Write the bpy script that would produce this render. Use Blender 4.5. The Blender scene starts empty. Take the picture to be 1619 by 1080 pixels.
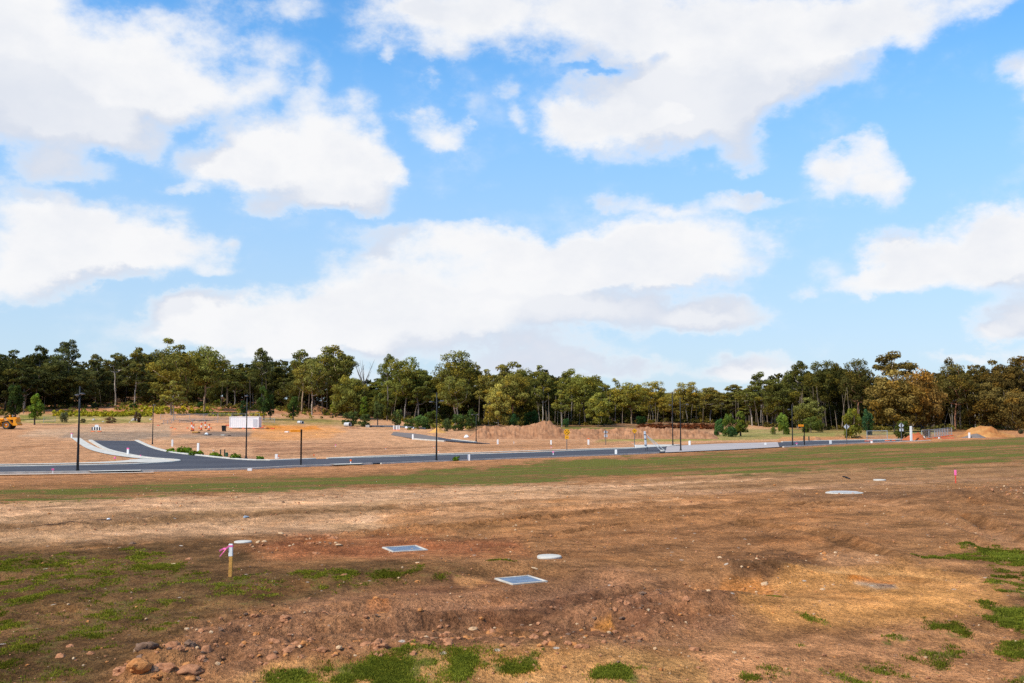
import bpy, math, random
import numpy as np
from mathutils import Vector, Matrix

# ------------------------------------------------------------------ basics
random.seed(7)
sc = bpy.context.scene
col = sc.collection
F, CX, CY, CZ = 1574.0, 809.5, 540.0, 4.7          # focal length / centre in photo pixels, eye height above the road
PITCH = math.atan(110 / 1574)
cp_, sp_ = math.cos(PITCH), math.sin(PITCH)

def srgb(r, g, b, k=1.0):
    f = lambda c: (c / 12.92 if c <= .04045 else ((c + .055) / 1.055) ** 2.4)
    return (f(r / 255) * k, f(g / 255) * k, f(b / 255) * k)

def ray(px, py):
    v = CY - py
    return np.array((px - CX, F * cp_ - v * sp_, F * sp_ + v * cp_)) / F

# ------------------------------------------------------------------ numpy noise
def _hash(ix, iy, seed):
    n = (ix * 374761393 + iy * 668265263 + seed * 1442695041) & 0x7fffffff
    n = ((n ^ (n >> 13)) * 1274126177) & 0x7fffffff
    n = ((n ^ (n >> 15)) * 2246822519) & 0x7fffffff
    return ((n ^ (n >> 16)) & 0xffff) / 65535.0

def vnoise(x, y, seed=0):
    x0 = np.floor(x); y0 = np.floor(y)
    fx = x - x0; fy = y - y0
    fx = fx * fx * fx * (fx * (fx * 6 - 15) + 10); fy = fy * fy * fy * (fy * (fy * 6 - 15) + 10)
    ix = x0.astype(np.int64) + 100000; iy = y0.astype(np.int64) + 100000
    a = _hash(ix, iy, seed); b = _hash(ix + 1, iy, seed)
    c = _hash(ix, iy + 1, seed); d = _hash(ix + 1, iy + 1, seed)
    return (a + (b - a) * fx) + ((c + (d - c) * fx) - (a + (b - a) * fx)) * fy

def fbm(x, y, oct=4, seed=0, gain=.5):
    s = 0; a = 1; t = 0
    for i in range(oct):
        s = s + a * vnoise(x, y, seed + i * 17); t += a
        x, y = x * 1.99 * .8 - y * 1.99 * .6 + 3.1, x * 1.99 * .6 + y * 1.99 * .8 + 7.7
        a *= gain
    return s / t

def sstep(a, b, x):
    t = np.clip((x - a) / (b - a), 0, 1)
    return t * t * (3 - 2 * t)

# ------------------------------------------------------------------ terrain (broad shape)
YK = [0, 10, 25, 45, 72, 100, 130, 160, 185, 205, 225, 250, 290, 350, 500, 700]
PROF = [
    (-.95, [1.5, 1.5, 1.5, 1.0, .1, .1, .5, 1.0, 1.7, 2.1, 2.6, 4.4, 7.6, 10.5, 14, 16]),
    (-.45, [1.5, 1.5, 1.5, .95, 0, .05, .3, .8, 1.55, 1.9, 2.4, 4.3, 7.7, 10.6, 14, 16]),
    (-.27, [1.5, 1.5, 1.5, .85, 0, 0, .2, .6, .9, 1.2, 2.0, 3.9, 6.9, 9.4, 12, 13]),
    (-.07, [1.5, 1.5, 1.5, .85, 0, 0, .05, .2, .5, .8, 1.2, 1.9, 3.0, 4.0, 6, 7]),
    (.12, [1.5, 1.5, 1.5, .9, .2, 0, 0, 0, .1, .3, .6, 1.0, 1.6, 2.4, 3, 3]),
    (.25, [1.5, 1.5, 1.5, 1.0, .35, .12, 0, 0, .1, .3, .5, .8, 1.2, 1.8, 2, 2]),
    (.36, [1.5, 1.5, 1.5, 1.1, .5, .25, .12, .05, .2, .3, .4, .6, 1.0, 1.4, 2, 2]),
    (.46, [1.5, 1.5, 1.5, 1.15, .6, .4, .5, .65, .35, .4, .5, .6, 1.0, 1.4, 2, 2]),
    (.95, [1.5, 1.5, 1.5, 1.2, .8, .7, .8, .9, .6, .6, .6, .8, 1.0, 1.4, 2, 2]),
]
_ug = np.linspace(-1, 1, 201); _yg = np.linspace(0, 720, 361)
_cols = np.array([np.interp(_yg, YK, p) for _, p in PROF])
_us = np.array([u for u, _ in PROF])
TAB = np.array([np.interp(_ug, _us, _cols[:, j]) for j in range(len(_yg))])       # [y,u]
for _ in range(3):
    k = 5
    p = np.pad(TAB, ((k, k), (0, 0)), mode='edge')
    TAB = sum(p[i:i + TAB.shape[0]] for i in range(2 * k + 1)) / (2 * k + 1)
    k = 4
    p = np.pad(TAB, ((0, 0), (k, k)), mode='edge')
    TAB = sum(p[:, i:i + TAB.shape[1]] for i in range(2 * k + 1)) / (2 * k + 1)

def G(X, Y):
    X = np.asarray(X, float); Y = np.asarray(Y, float)
    u = np.clip(X / np.maximum(Y, 8.0), -.999, .999); y = np.clip(Y, 0, 719.9)
    a = (u + 1) / 2 * 200; b = y / 2
    ia = a.astype(int); ib = b.astype(int); fa = a - ia; fb = b - ib
    ia1 = np.minimum(ia + 1, 200); ib1 = np.minimum(ib + 1, 360)
    return (TAB[ib, ia] * (1 - fa) + TAB[ib, ia1] * fa) * (1 - fb) + (TAB[ib1, ia] * (1 - fa) + TAB[ib1, ia1] * fa) * fb

def project(X, Y, Z):
    zc = Z - CZ
    d = np.maximum(Y * cp_ + zc * sp_, .3)
    v = -Y * sp_ + zc * cp_
    return CX + F * X / d, CY - F * v / d

_T = np.concatenate([np.linspace(6, 80, 6000), np.linspace(80.02, 700, 12000)])
def at(px, py):
    """ground point seen at a photo pixel"""
    r = ray(px, py)
    X = r[0] / r[1] * _T; Z = CZ + r[2] / r[1] * _T
    h = np.where(Z < G(X, _T))[0]
    i = h[0] if len(h) else len(_T) - 1
    y = float(_T[i]); x = float(X[i])
    return Vector((x, y, float(G(x, y))))

def atY(px, Y):
    x = (px - CX) / F * Y
    return Vector((x, Y, float(G(x, Y))))

def mpp(Y):                      # metres per photo pixel at distance Y
    return Y / F

def poly_sd(pts, X, Y):
    """signed distance to a polygon, negative inside"""
    n = len(pts); best = np.full(X.shape, 1e18); inside = np.zeros(X.shape, bool)
    for i in range(n):
        ax, ay = pts[i]; bx, by = pts[(i + 1) % n]
        ex, ey = bx - ax, by - ay; wx, wy = X - ax, Y - ay
        t = np.clip((wx * ex + wy * ey) / (ex * ex + ey * ey + 1e-12), 0, 1)
        best = np.minimum(best, (wx - ex * t) ** 2 + (wy - ey * t) ** 2)
        c = ((ay > Y) != (by > Y))
        with np.errstate(divide='ignore', invalid='ignore'):
            xi = ax + (Y - ay) * ex / (ey if abs(ey) > 1e-12 else 1e-12)
        inside ^= c & (X < xi)
    return np.where(inside, -1, 1) * np.sqrt(best)

# front edge of the forest: distance by photo column
FX = [-120, 0, 100, 200, 270, 350, 450, 560, 650, 760, 850, 950, 1050, 1150, 1200, 1300, 1400, 1500, 1619, 1750]
FY = [235, 238, 262, 272, 272, 272, 268, 256, 244, 236, 236, 252, 285, 285, 250, 226, 222, 224, 226, 226]

# ------------------------------------------------------------------ materials
class NT:
    def __init__(s, tree): s.t = tree; s.n = tree.nodes; s.l = tree.links
    def node(s, typ, **kw):
        n = s.n.new(typ)
        for k, v in kw.items():
            setattr(n, k, v)
        return n
    def put(s, sock, v):
        if isinstance(v, bpy.types.NodeSocket): s.l.new(v, sock)
        elif v is not None: sock.default_value = v
    def math(s, op, a, b=None, c=None, clamp=False):
        n = s.n.new('ShaderNodeMath'); n.operation = op; n.use_clamp = clamp
        s.put(n.inputs[0], a); s.put(n.inputs[1], b); s.put(n.inputs[2], c)
        return n.outputs[0]
    def vmath(s, op, a, b=None, c=None):
        n = s.n.new('ShaderNodeVectorMath'); n.operation = op
        s.put(n.inputs[0], a); s.put(n.inputs[1], b)
        if c is not None: s.put(n.inputs[2], c)
        return n.outputs['Value'] if op in ('DOT_PRODUCT', 'LENGTH') else n.outputs[0]
    def mix(s, fac, a, b, blend='MIX'):
        n = s.n.new('ShaderNodeMix'); n.data_type = 'RGBA'; n.blend_type = blend
        s.put(n.inputs[0], fac)
        for sock, v in ((n.inputs[6], a), (n.inputs[7], b)):
            s.put(sock, (*v, 1) if isinstance(v, tuple) and len(v) == 3 else v)
        return n.outputs[2]
    def noise(s, vec, scale, detail=3, rough=.5):
        n = s.n.new('ShaderNodeTexNoise')
        if vec is not None: s.l.new(vec, n.inputs['Vector'])
        n.inputs['Scale'].default_value = scale; n.inputs['Detail'].default_value = detail; n.inputs['Roughness'].default_value = rough
        return n.outputs['Fac']
    def ramp(s, x, a, b, lo=0., hi=1., smooth=True):
        n = s.n.new('ShaderNodeMapRange'); n.interpolation_type = 'SMOOTHSTEP' if smooth else 'LINEAR'
        s.put(n.inputs[0], x); s.put(n.inputs[1], a); s.put(n.inputs[2], b); s.put(n.inputs[3], lo); s.put(n.inputs[4], hi)
        return n.outputs[0]

def new_mat(name):
    m = bpy.data.materials.new(name); m.use_nodes = True
    t = NT(m.node_tree); bs = m.node_tree.nodes['Principled BSDF']
    bs.inputs['Specular IOR Level'].default_value = .25
    return m, t, bs

def mat(name, c, rough=.75, var=.18, scale=3., metal=0., dirt=None, bump=0., spec=.25):
    """plain paint / metal / timber with worn, uneven colour"""
    m, t, bs = new_mat(name)
    pos = t.node('ShaderNodeTexCoord').outputs['Object']
    n1 = t.noise(pos, scale, 5, .6)
    n2 = t.noise(pos, scale * 9, 3, .6)
    lo = tuple(x * (1 - var) for x in c); hi = tuple(min(1, x * (1 + var)) for x in c)
    cc = t.mix(t.ramp(n1, .3, .7), lo, hi)
    cc = t.mix(t.ramp(n2, .62, .8, 0, .35), cc, dirt or tuple(x * .55 for x in c))
    t.put(bs.inputs['Base Color'], cc)
    t.put(bs.inputs['Roughness'], t.ramp(n2, .2, .8, rough - .1, min(1, rough + .1)))
    bs.inputs['Metallic'].default_value = metal
    bs.inputs['Specular IOR Level'].default_value = spec
    if bump:
        b = t.node('ShaderNodeBump'); b.inputs['Strength'].default_value = bump; b.inputs['Distance'].default_value = .03
        t.put(b.inputs['Height'], n2); t.l.new(b.outputs[0], bs.inputs['Normal'])
    return m

M = {}
M['black'] = mat('black_paint', (.012, .012, .014), .45, .2)
M['darkgrey'] = mat('dark_grey_metal', (.06, .06, .065), .5)
M['galv'] = mat('galvanised_steel', (.36, .38, .40), .45, .15, metal=.3)
M['white'] = mat('white_paint', (.74, .73, .72), .6, .06, 1.5, dirt=(.5, .45, .38))
M['whitebox'] = mat('white_container_paint', (.76, .76, .77), .55, .04, .8, dirt=(.62, .58, .52))
M['signwhite'] = mat('white_sign_back', (.5, .52, .56), .5, .06)
M['yellow'] = mat('yellow_sign_face', (.78, .36, .015), .5, .08)
M['orange'] = mat('orange_sign_blade', (.78, .27, .012), .5, .06)
M['orangedark'] = mat('dark_orange_lettering', (.50, .13, .006), .5, .06)
M['hivis'] = mat('orange_plastic', (.75, .13, .025), .55, .1)
M['red'] = mat('red_plastic', (.62, .07, .035), .55, .15)
M['pink'] = mat('pink_paint', (.80, .14, .36), .6, .1)
M['rim'] = mat('dirty_concrete_rim', (.46, .41, .35), .95, .2, 4, dirt=(.27, .19, .12), bump=.3, spec=.02)
M['wood'] = mat('raw_timber', (.52, .26, .06), .8, .25, 9, bump=.3)
M['plant'] = mat('yellow_machine_paint', (.72, .28, .012), .5, .15, 2, dirt=(.3, .13, .03))
M['tyre'] = mat('dusty_tyre_rubber', (.055, .045, .038), .9, .25, 3)
M['greenbox'] = mat('green_cabinet_paint', (.025, .10, .05), .6, .15)
M['greenpost'] = mat('dark_green_post', (.02, .045, .03), .6, .15)
M['concrete'] = mat('pale_concrete', (.50, .465, .41), .95, .14, 1.6, dirt=(.33, .26, .19), bump=.2, spec=.02)
M['pipe'] = mat('concrete_pipe', (.45, .44, .44), .85, .1, 2, dirt=(.35, .3, .26), bump=.2)
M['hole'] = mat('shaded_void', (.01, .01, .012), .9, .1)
M['grate'] = mat('grey_blue_grate_steel', (.16, .21, .29), .6, .2, 4, metal=.1, spec=.1)
M['lamp'] = mat('lamp_lens', (.5, .52, .58), .3, .05)
M['plastic'] = mat('white_plastic_sheet', (.72, .74, .76), .5, .08)
M['silt'] = mat('blue_black_silt_cloth', (.02, .03, .045), .8, .2)
M['rockpale'] = mat('pale_boulder_stone', (.42, .38, .34), .9, .2, 2, bump=.5)

def soil_mat(name, c, c2, scale=2.2):
    dist = .08 if scale < 5 else .014
    m, t, bs = new_mat(name)
    pos = t.node('ShaderNodeNewGeometry').outputs['Position']
    n1 = t.noise(pos, scale, 6, .65); n2 = t.noise(pos, scale * 8, 4, .7)
    cc = t.mix(t.ramp(n1, .35, .65), c, c2)
    cc = t.mix(t.ramp(n2, .45, .75, 0, .5), cc, tuple(x * .6 for x in c))
    t.put(bs.inputs['Base Color'], cc); bs.inputs['Roughness'].default_value = .95; bs.inputs['Specular IOR Level'].default_value = .05
    b = t.node('ShaderNodeBump'); b.inputs['Strength'].default_value = .8; b.inputs['Distance'].default_value = dist
    t.put(b.inputs['Height'], n2); t.l.new(b.outputs[0], bs.inputs['Normal'])
    return m
KS = .95
M['spoil'] = soil_mat('loose_spoil_earth', srgb(178, 130, 96, KS), srgb(150, 104, 74, KS), .8)
M['sandpile'] = soil_mat('yellow_sand', srgb(215, 165, 95, KS), srgb(205, 145, 80, KS), 1.5)
M['orangespoil'] = soil_mat('orange_clay', srgb(164, 104, 60, KS), srgb(194, 142, 86, KS), .45)
M['redspoil'] = soil_mat('red_clay', srgb(186, 104, 66, KS), srgb(160, 84, 54, KS), 1)
CLOD = [soil_mat('red_brown_clod_earth', srgb(188, 132, 96, KS), srgb(156, 106, 76, KS), 14),
        soil_mat('orange_clod_earth', srgb(198, 136, 84, KS), srgb(176, 114, 66, KS), 14),
        soil_mat('grey_clod_earth', srgb(142, 112, 92, KS), srgb(112, 86, 70, KS), 14),
        soil_mat('pale_stone', srgb(214, 182, 146, KS), srgb(190, 150, 112, KS), 14)]

# ------------------------------------------------------------------ mesh building
class MB:
    def __init__(s): s.v = []; s.f = []; s.m = []
    def add(s, vs, fs, mi=0):
        o = len(s.v); s.v += [tuple(v) for v in vs]
        s.f += [tuple(i + o for i in f) for f in fs]; s.m += [mi] * len(fs)
        return s
    def box(s, x0, x1, y0, y1, z0, z1, mi=0, bev=0.):
        if bev <= 0:
            vs = [(x, y, z) for z in (z0, z1) for y in (y0, y1) for x in (x0, x1)]
            return s.add(vs, [(0, 2, 3, 1), (4, 5, 7, 6), (0, 1, 5, 4), (2, 6, 7, 3), (0, 4, 6, 2), (1, 3, 7, 5)], mi)
        b = min(bev, (x1 - x0) / 2.1, (y1 - y0) / 2.1, (z1 - z0) / 2.1)
        ring = lambda d, z: [(x0 + d, y0 + b, z) if d == 0 else (x0 + d, y0 + d, z)] and \
            [(x0 + d + b, y0 + d, z), (x1 - d - b, y0 + d, z), (x1 - d, y0 + d + b, z), (x1 - d, y1 - d - b, z),
             (x1 - d - b, y1 - d, z), (x0 + d + b, y1 - d, z), (x0 + d, y1 - d - b, z), (x0 + d, y0 + d + b, z)]
        vs = ring(b, z0) + ring(0, z0 + b) + ring(0, z1 - b) + ring(b, z1)
        fs = [tuple(range(7, -1, -1)), tuple(range(24, 32))]
        for k in range(3):
            for i in range(8):
                j = (i + 1) % 8
                fs.append((k * 8 + i, k * 8 + j, k * 8 + 8 + j, k * 8 + 8 + i))
        return s.add(vs, fs, mi)
    def tube(s, pts, rad, n=8, mi=0, cap=True):
        pts = [Vector(p) for p in pts]; k = len(pts)
        if not hasattr(rad, '__len__'): rad = [rad] * k
        vs = []; ref = None
        for i, p in enumerate(pts):
            d = (pts[min(i + 1, k - 1)] - pts[max(i - 1, 0)]).normalized()
            a = Vector((1, 0, 0)) if abs(d.x) < .9 else Vector((0, 1, 0))
            if ref is not None: a = ref
            u = (a - d * a.dot(d)).normalized(); w = d.cross(u); ref = u
            for q in range(n):
                t = 2 * math.pi * q / n
                vs.append(p + (u * math.cos(t) + w * math.sin(t)) * rad[i])
        fs = [(i * n + q, i * n + (q + 1) % n, (i + 1) * n + (q + 1) % n, (i + 1) * n + q) for i in range(k - 1) for q in range(n)]
        if cap: fs += [tuple(range(n - 1, -1, -1)), tuple(range((k - 1) * n, k * n))]
        return s.add(vs, fs, mi)
    def lathe(s, prof, n=16, mi=0, axis='z', c=(0, 0, 0)):
        vs = []
        for r, h in prof:
            for q in range(n):
                t = 2 * math.pi * q / n; a, b = r * math.cos(t), r * math.sin(t)
                p = {'z': (a, b, h), 'y': (a, h, b), 'x': (h, a, b)}[axis]
                vs.append((p[0] + c[0], p[1] + c[1], p[2] + c[2]))
        k = len(prof)
        fs = [(i * n + q, i * n + (q + 1) % n, (i + 1) * n + (q + 1) % n, (i + 1) * n + q) for i in range(k - 1) for q in range(n)]
        return s.add(vs, fs, mi)
    def prism(s, poly, y0, y1, mi=0):
        """polygon in x,z pushed from y0 to y1"""
        n = len(poly)
        vs = [(x, y0, z) for x, z in poly] + [(x, y1, z) for x, z in poly]
        fs = [tuple(range(n)), tuple(range(2 * n - 1, n - 1, -1))] + [(i, i + n, (i + 1) % n + n, (i + 1) % n) for i in range(n)]
        return s.add(vs, fs, mi)
    def build(s, name, mats, parent=None, loc=None, smooth=False):
        me = bpy.data.meshes.new(name); me.from_pydata(s.v, [], s.f)
        for m in (mats if isinstance(mats, (list, tuple)) else [mats]): me.materials.append(m)
        if any(s.m): me.polygons.foreach_set('material_index', s.m)
        if smooth: me.polygons.foreach_set('use_smooth', [True] * len(s.f))
        me.update()
        o = bpy.data.objects.new(name, me); col.objects.link(o)
        if parent is not None: o.parent = parent
        if loc is not None: o.location = loc
        return o

def tag(o, label=None, cat=None, group=None, kind=None):
    if label: o['label'] = label
    if cat: o['category'] = cat
    if group: o['group'] = group
    if kind: o['kind'] = kind
    return o

def thing(name, label, cat, loc, rz=0., group=None):
    o = bpy.data.objects.new(name, None); col.objects.link(o); o.empty_display_size = .3
    o.location = loc; o.rotation_euler = (0, 0, rz)
    return tag(o, label, cat, group)

def copy_thing(root, loc, rz=None, label=None, scale=None, color=None):
    c = root.copy(); col.objects.link(c); c.location = loc
    if rz is not None: c.rotation_euler = (0, 0, rz)
    if scale is not None: c.scale = scale
    if label: c['label'] = label
    for ch in root.children:
        k = ch.copy(); col.objects.link(k); k.parent = c
        if color is not None: k.color = color
        for g in ch.children:
            q = g.copy(); col.objects.link(q); q.parent = k
    return c
# ------------------------------------------------------------------ roads: outlines in photo pixels, laid on the terrain
def wpts(pp): return [tuple(at(x, y)[:2]) for x, y in pp]
def curve(pts, step=1.0):
    """smooth polyline through points (Catmull-Rom), resampled"""
    P = [Vector(p[:2]) for p in pts]; P = [P[0] * 2 - P[1]] + P + [P[-1] * 2 - P[-2]]
    out = []
    for i in range(1, len(P) - 2):
        n = max(2, int((P[i + 1] - P[i]).length / step))
        for k in range(n):
            t = k / n
            out.append(.5 * ((2 * P[i]) + (P[i + 1] - P[i - 1]) * t + (2 * P[i - 1] - 5 * P[i] + 4 * P[i + 1] - P[i + 2]) * t * t
                             + (3 * P[i] - P[i - 1] - 3 * P[i + 1] + P[i + 2]) * t ** 3))
    out.append(P[-2]); return out

NEAR = curve(wpts([(-90, 750), (0, 748.2), (100, 746.8), (243, 744.6), (400, 741), (470, 737.5), (560, 734.5), (690, 729), (820, 724.3),
                   (950, 719.8), (1030, 716.5), (1100, 713.5), (1180, 709.8), (1250, 706), (1330, 702), (1400, 699), (1470, 696.5)]))
FAR1 = curve(wpts([(-90, 739.6), (0, 738.8), (110, 737), (180, 735.6), (220, 734.6), (252, 732.9), (275, 731.2)]))           # left of the junction
TIP = curve(wpts([(275, 731.2), (286, 729.6), (281, 727.8), (259, 726.2)]), .5)
BL = curve(wpts([(259, 726.2), (240, 724.6), (218, 721.3), (187, 715), (168, 709), (146, 696.5)]))                           # branch, left edge
BR = curve(wpts([(213, 697), (235.5, 707.3), (259, 714), (285, 718), (318.5, 721.7), (350, 725), (386, 727.8), (427, 728.7), (500, 726.3)]))
FAR2 = curve(wpts([(500, 726.3), (620, 723.3), (690, 721), (720, 720), (820, 717.2), (900, 714), (960, 711.6), (1000, 710), (1050, 706.6), (1130, 702.3), (1230, 699.6),
                   (1310, 697.2), (1400, 695.6), (1470, 694.6)]))
ROAD_POLY = [tuple(p) for p in FAR1 + TIP[1:] + BL[1:] + BR + FAR2[1:]] + [tuple(p) for p in reversed(NEAR)]
C1N = curve(wpts([(652, 693.8), (676, 695.8), (700, 697.3), (740, 700.2), (775, 702)]))
C1F = curve(wpts([(622, 683.2), (655, 685.6), (690, 691), (713, 695), (750, 699.2), (775, 701.4)]))
SIDE_POLY = [tuple(p) for p in C1F] + [tuple(p) for p in reversed(C1N)] + wpts([(618, 688)])

def road_sd(X, Y):
    sd = np.full(X.shape, 50.)
    sel = (Y > 60) & (Y < 230) & (np.abs(X) < 130)
    if sel.any():
        x, y = X[sel], Y[sel]
        sd[sel] = np.minimum(poly_sd(ROAD_POLY[::3], x, y), poly_sd(SIDE_POLY[::3], x, y))
    return sd

# ------------------------------------------------------------------ ground paint, in world space through the same outlines
AX = math.radians(32); ca, sa = math.cos(AX), math.sin(AX)
KG = 1.10
def soil(r, g, b):
    c = srgb(r, g, b, KG); return (c[0] * 1.03, c[1] * .99, c[2] * .87)
SOIL = soil(160, 112, 76)
ZONES = [  # outline (photo pixels on the ground), colour, strength, edge softness px, edge wander px, patchiness
    ([(-200, 742), (275, 732), (500, 727), (700, 720), (900, 713), (1130, 700), (1250, 698), (1250, 640), (-200, 600)], (202, 152, 118), 1, 3, 2, 0),
    ([(-200, 742), (200, 732), (215, 700), (110, 690), (30, 678), (-200, 678)], (190, 140, 106), .9, 4, 3, .2),
    ([(30, 690), (60, 679), (120, 675), (300, 671), (420, 676), (420, 684), (330, 692), (240, 694), (215, 699), (140, 699), (112, 693)], (196, 160, 134), .95, 5, 4, .2),
    ([(90, 694), (110, 684), (200, 683), (300, 682), (420, 684), (400, 689), (330, 691), (240, 693), (213, 698), (146, 698), (113, 693)], (150, 128, 114), .9, 3, 4, .25),
    ([(330, 691), (300, 684), (320, 682), (400, 683), (415, 686), (395, 690)], (118, 104, 100), .85, 2, 3, .2),
    ([(395, 692), (400, 672), (520, 672), (545, 682), (520, 692), (440, 696)], (222, 152, 92), .8, 5, 6, .35),
    ([(418, 680), (420, 673), (500, 674), (512, 680), (470, 681)], (218, 132, 44), .85, 2, 3, .3),
    ([(270, 690), (270, 668), (365, 668), (420, 672), (420, 682), (340, 682)], (218, 150, 108), .7, 4, 4, .3),
    ([(30, 668), (30, 655), (240, 652), (240, 667), (130, 670)], (128, 130, 62), .9, 2, 3, .3),
    ([(40, 664), (190, 660), (240, 661), (240, 664), (190, 663), (40, 667)], (200, 170, 125), .8, 1.5, 1, .2),
    ([(415, 672), (415, 660), (530, 662), (590, 668), (560, 674), (480, 671)], (128, 122, 62), .85, 2, 3, .4),
    ([(400, 660), (400, 650), (560, 650), (600, 662), (520, 660)], (190, 142, 112), .8, 3, 3, .3),
    ([(40, 655), (40, 636), (120, 636), (400, 622), (620, 630), (640, 660), (400, 652), (240, 652)], (176, 116, 82), .9, 3, 4, .6),
    ([(740, 684), (740, 660), (1180, 660), (1180, 680), (1000, 681)], (106, 78, 52), .9, 4, 4, .4),
    ([(870, 683), (880, 675), (1000, 676), (1010, 681)], (116, 118, 58), .9, 2, 2, .3),
    ([(940, 699), (960, 691), (1120, 688), (1320, 684), (1320, 692), (1240, 694), (1120, 696.5), (1020, 699)], (134, 136, 62), .9, 2, 3, .45),
    ([(1140, 692), (1140, 676), (1240, 678), (1480, 676), (1480, 691), (1300, 692)], (146, 140, 86), .9, 3, 4, .35),
    ([(1225, 700), (1235, 691), (1350, 690), (1450, 690), (1619, 684), (1619, 692), (1440, 700), (1330, 697)], (212, 146, 102), .9, 2, 3, .35),
    ([(1480, 687), (1480, 677), (1700, 674), (1700, 686)], (178, 124, 82), .9, 3, 3, .4),
    ([(280, 704), (330, 697), (440, 702), (420, 708), (330, 706)], (150, 102, 78), .75, 3, 6, .6),
    ([(400, 716), (405, 700), (530, 698), (640, 706), (640, 716), (520, 719)], (150, 104, 80), .7, 5, 8, .75),
    ([(700, 712), (690, 700), (860, 699), (1000, 698), (1000, 706), (860, 712)], (176, 122, 86), .7, 4, 6, .6),
    # the near field, far to near
    ([(-400, 775), (0, 768), (260, 757), (540, 748), (700, 741), (900, 728), (1100, 716), (1400, 700), (1800, 688), (1800, 672), (1400, 690), (1000, 710), (0, 745), (-400, 750)], (186, 130, 92), .9, 4, 4, .25),
    ([(-400, 800), (0, 796), (300, 786), (600, 773), (1000, 766), (1150, 775), (900, 800), (700, 830), (420, 850), (0, 862), (-400, 880)], (218, 170, 134), .97, 8, 12, .25),
    ([(-400, 836), (0, 828), (180, 812), (440, 806), (620, 800), (640, 808), (420, 822), (200, 838), (0, 845)], (128, 92, 58), .75, 5, 8, .45),
    ([(620, 800), (850, 786), (1200, 778), (1400, 790), (1300, 830), (900, 850), (640, 850), (600, 826)], (178, 122, 80), .8, 14, 16, .3),
    ([(1000, 775), (1100, 752), (1300, 742), (1800, 730), (1800, 765), (1500, 770), (1250, 778)], (168, 126, 92), .8, 7, 10, .35),
    ([(1240, 792), (1260, 772), (1420, 772), (1560, 768), (1800, 760), (1800, 800), (1560, 795), (1400, 795)], (128, 92, 68), .7, 6, 9, .5),
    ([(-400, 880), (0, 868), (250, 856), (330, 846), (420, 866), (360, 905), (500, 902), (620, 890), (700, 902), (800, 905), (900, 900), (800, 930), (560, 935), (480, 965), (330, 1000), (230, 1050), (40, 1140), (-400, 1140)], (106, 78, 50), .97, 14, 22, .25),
    ([(370, 866), (450, 846), (640, 842), (820, 850), (840, 880), (620, 890), (470, 890)], (158, 94, 62), .85, 12, 14, .35),
    ([(820, 850), (1000, 830), (1250, 830), (1420, 850), (1400, 890), (1200, 905), (1000, 890), (880, 890)], (158, 108, 72), .8, 20, 24, .35),
    ([(270, 1060), (300, 990), (520, 940), (760, 920), (960, 905), (1140, 930), (1180, 1000), (1000, 1040), (700, 1055), (420, 1075)], (148, 104, 78), .9, 14, 20, .35),
    ([(560, 945), (640, 915), (860, 915), (1000, 950), (1100, 990), (900, 1010), (700, 960)], (128, 84, 66), .6, 14, 20, .6),
    ([(1130, 880), (1250, 872), (1300, 905), (1240, 925), (1160, 925)], (104, 72, 52), .8, 8, 10, .3),
    ([(1170, 965), (1240, 915), (1430, 893), (1580, 925), (1600, 960), (1480, 985), (1330, 1000), (1230, 990)], (208, 146, 88), .95, 12, 16, .25),
    ([(1060, 1070), (1180, 1010), (1330, 1000), (1500, 985), (1600, 1000), (1700, 1140), (1000, 1140)], (194, 136, 96), .9, 14, 20, .25),
    ([(300, 1120), (420, 1062), (760, 1048), (1000, 1046), (1120, 1062), (1120, 1140), (300, 1140)], (196, 144, 92), .85, 8, 12, .25),
    ([(1125, 945), (1140, 925), (1200, 922), (1235, 940), (1180, 955)], (210, 138, 78), .85, 5, 8, .3),
    ([(935, 993), (940, 982), (965, 980), (975, 990), (955, 996)], (226, 146, 58), .95, 3, 4, .1),
    ([(575, 968), (585, 948), (612, 950), (622, 964), (600, 972)], (196, 112, 50), .8, 5, 7, .5),
    ([(715, 926), (720, 918), (760, 915), (775, 922), (745, 930)], (206, 144, 96), .85, 4, 6, .2),
    ([(1350, 925), (1365, 918), (1415, 923), (1420, 932), (1385, 934)], (186, 160, 140), .8, 4, 5, .2),
    ([(1340, 922), (1348, 916), (1420, 922), (1412, 926)], (214, 124, 50), .8, 2, 3, .2),
    ([(1290, 892), (1300, 878), (1390, 882), (1410, 894), (1340, 900)], (206, 150, 110), .8, 5, 7, .35),
]
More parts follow.
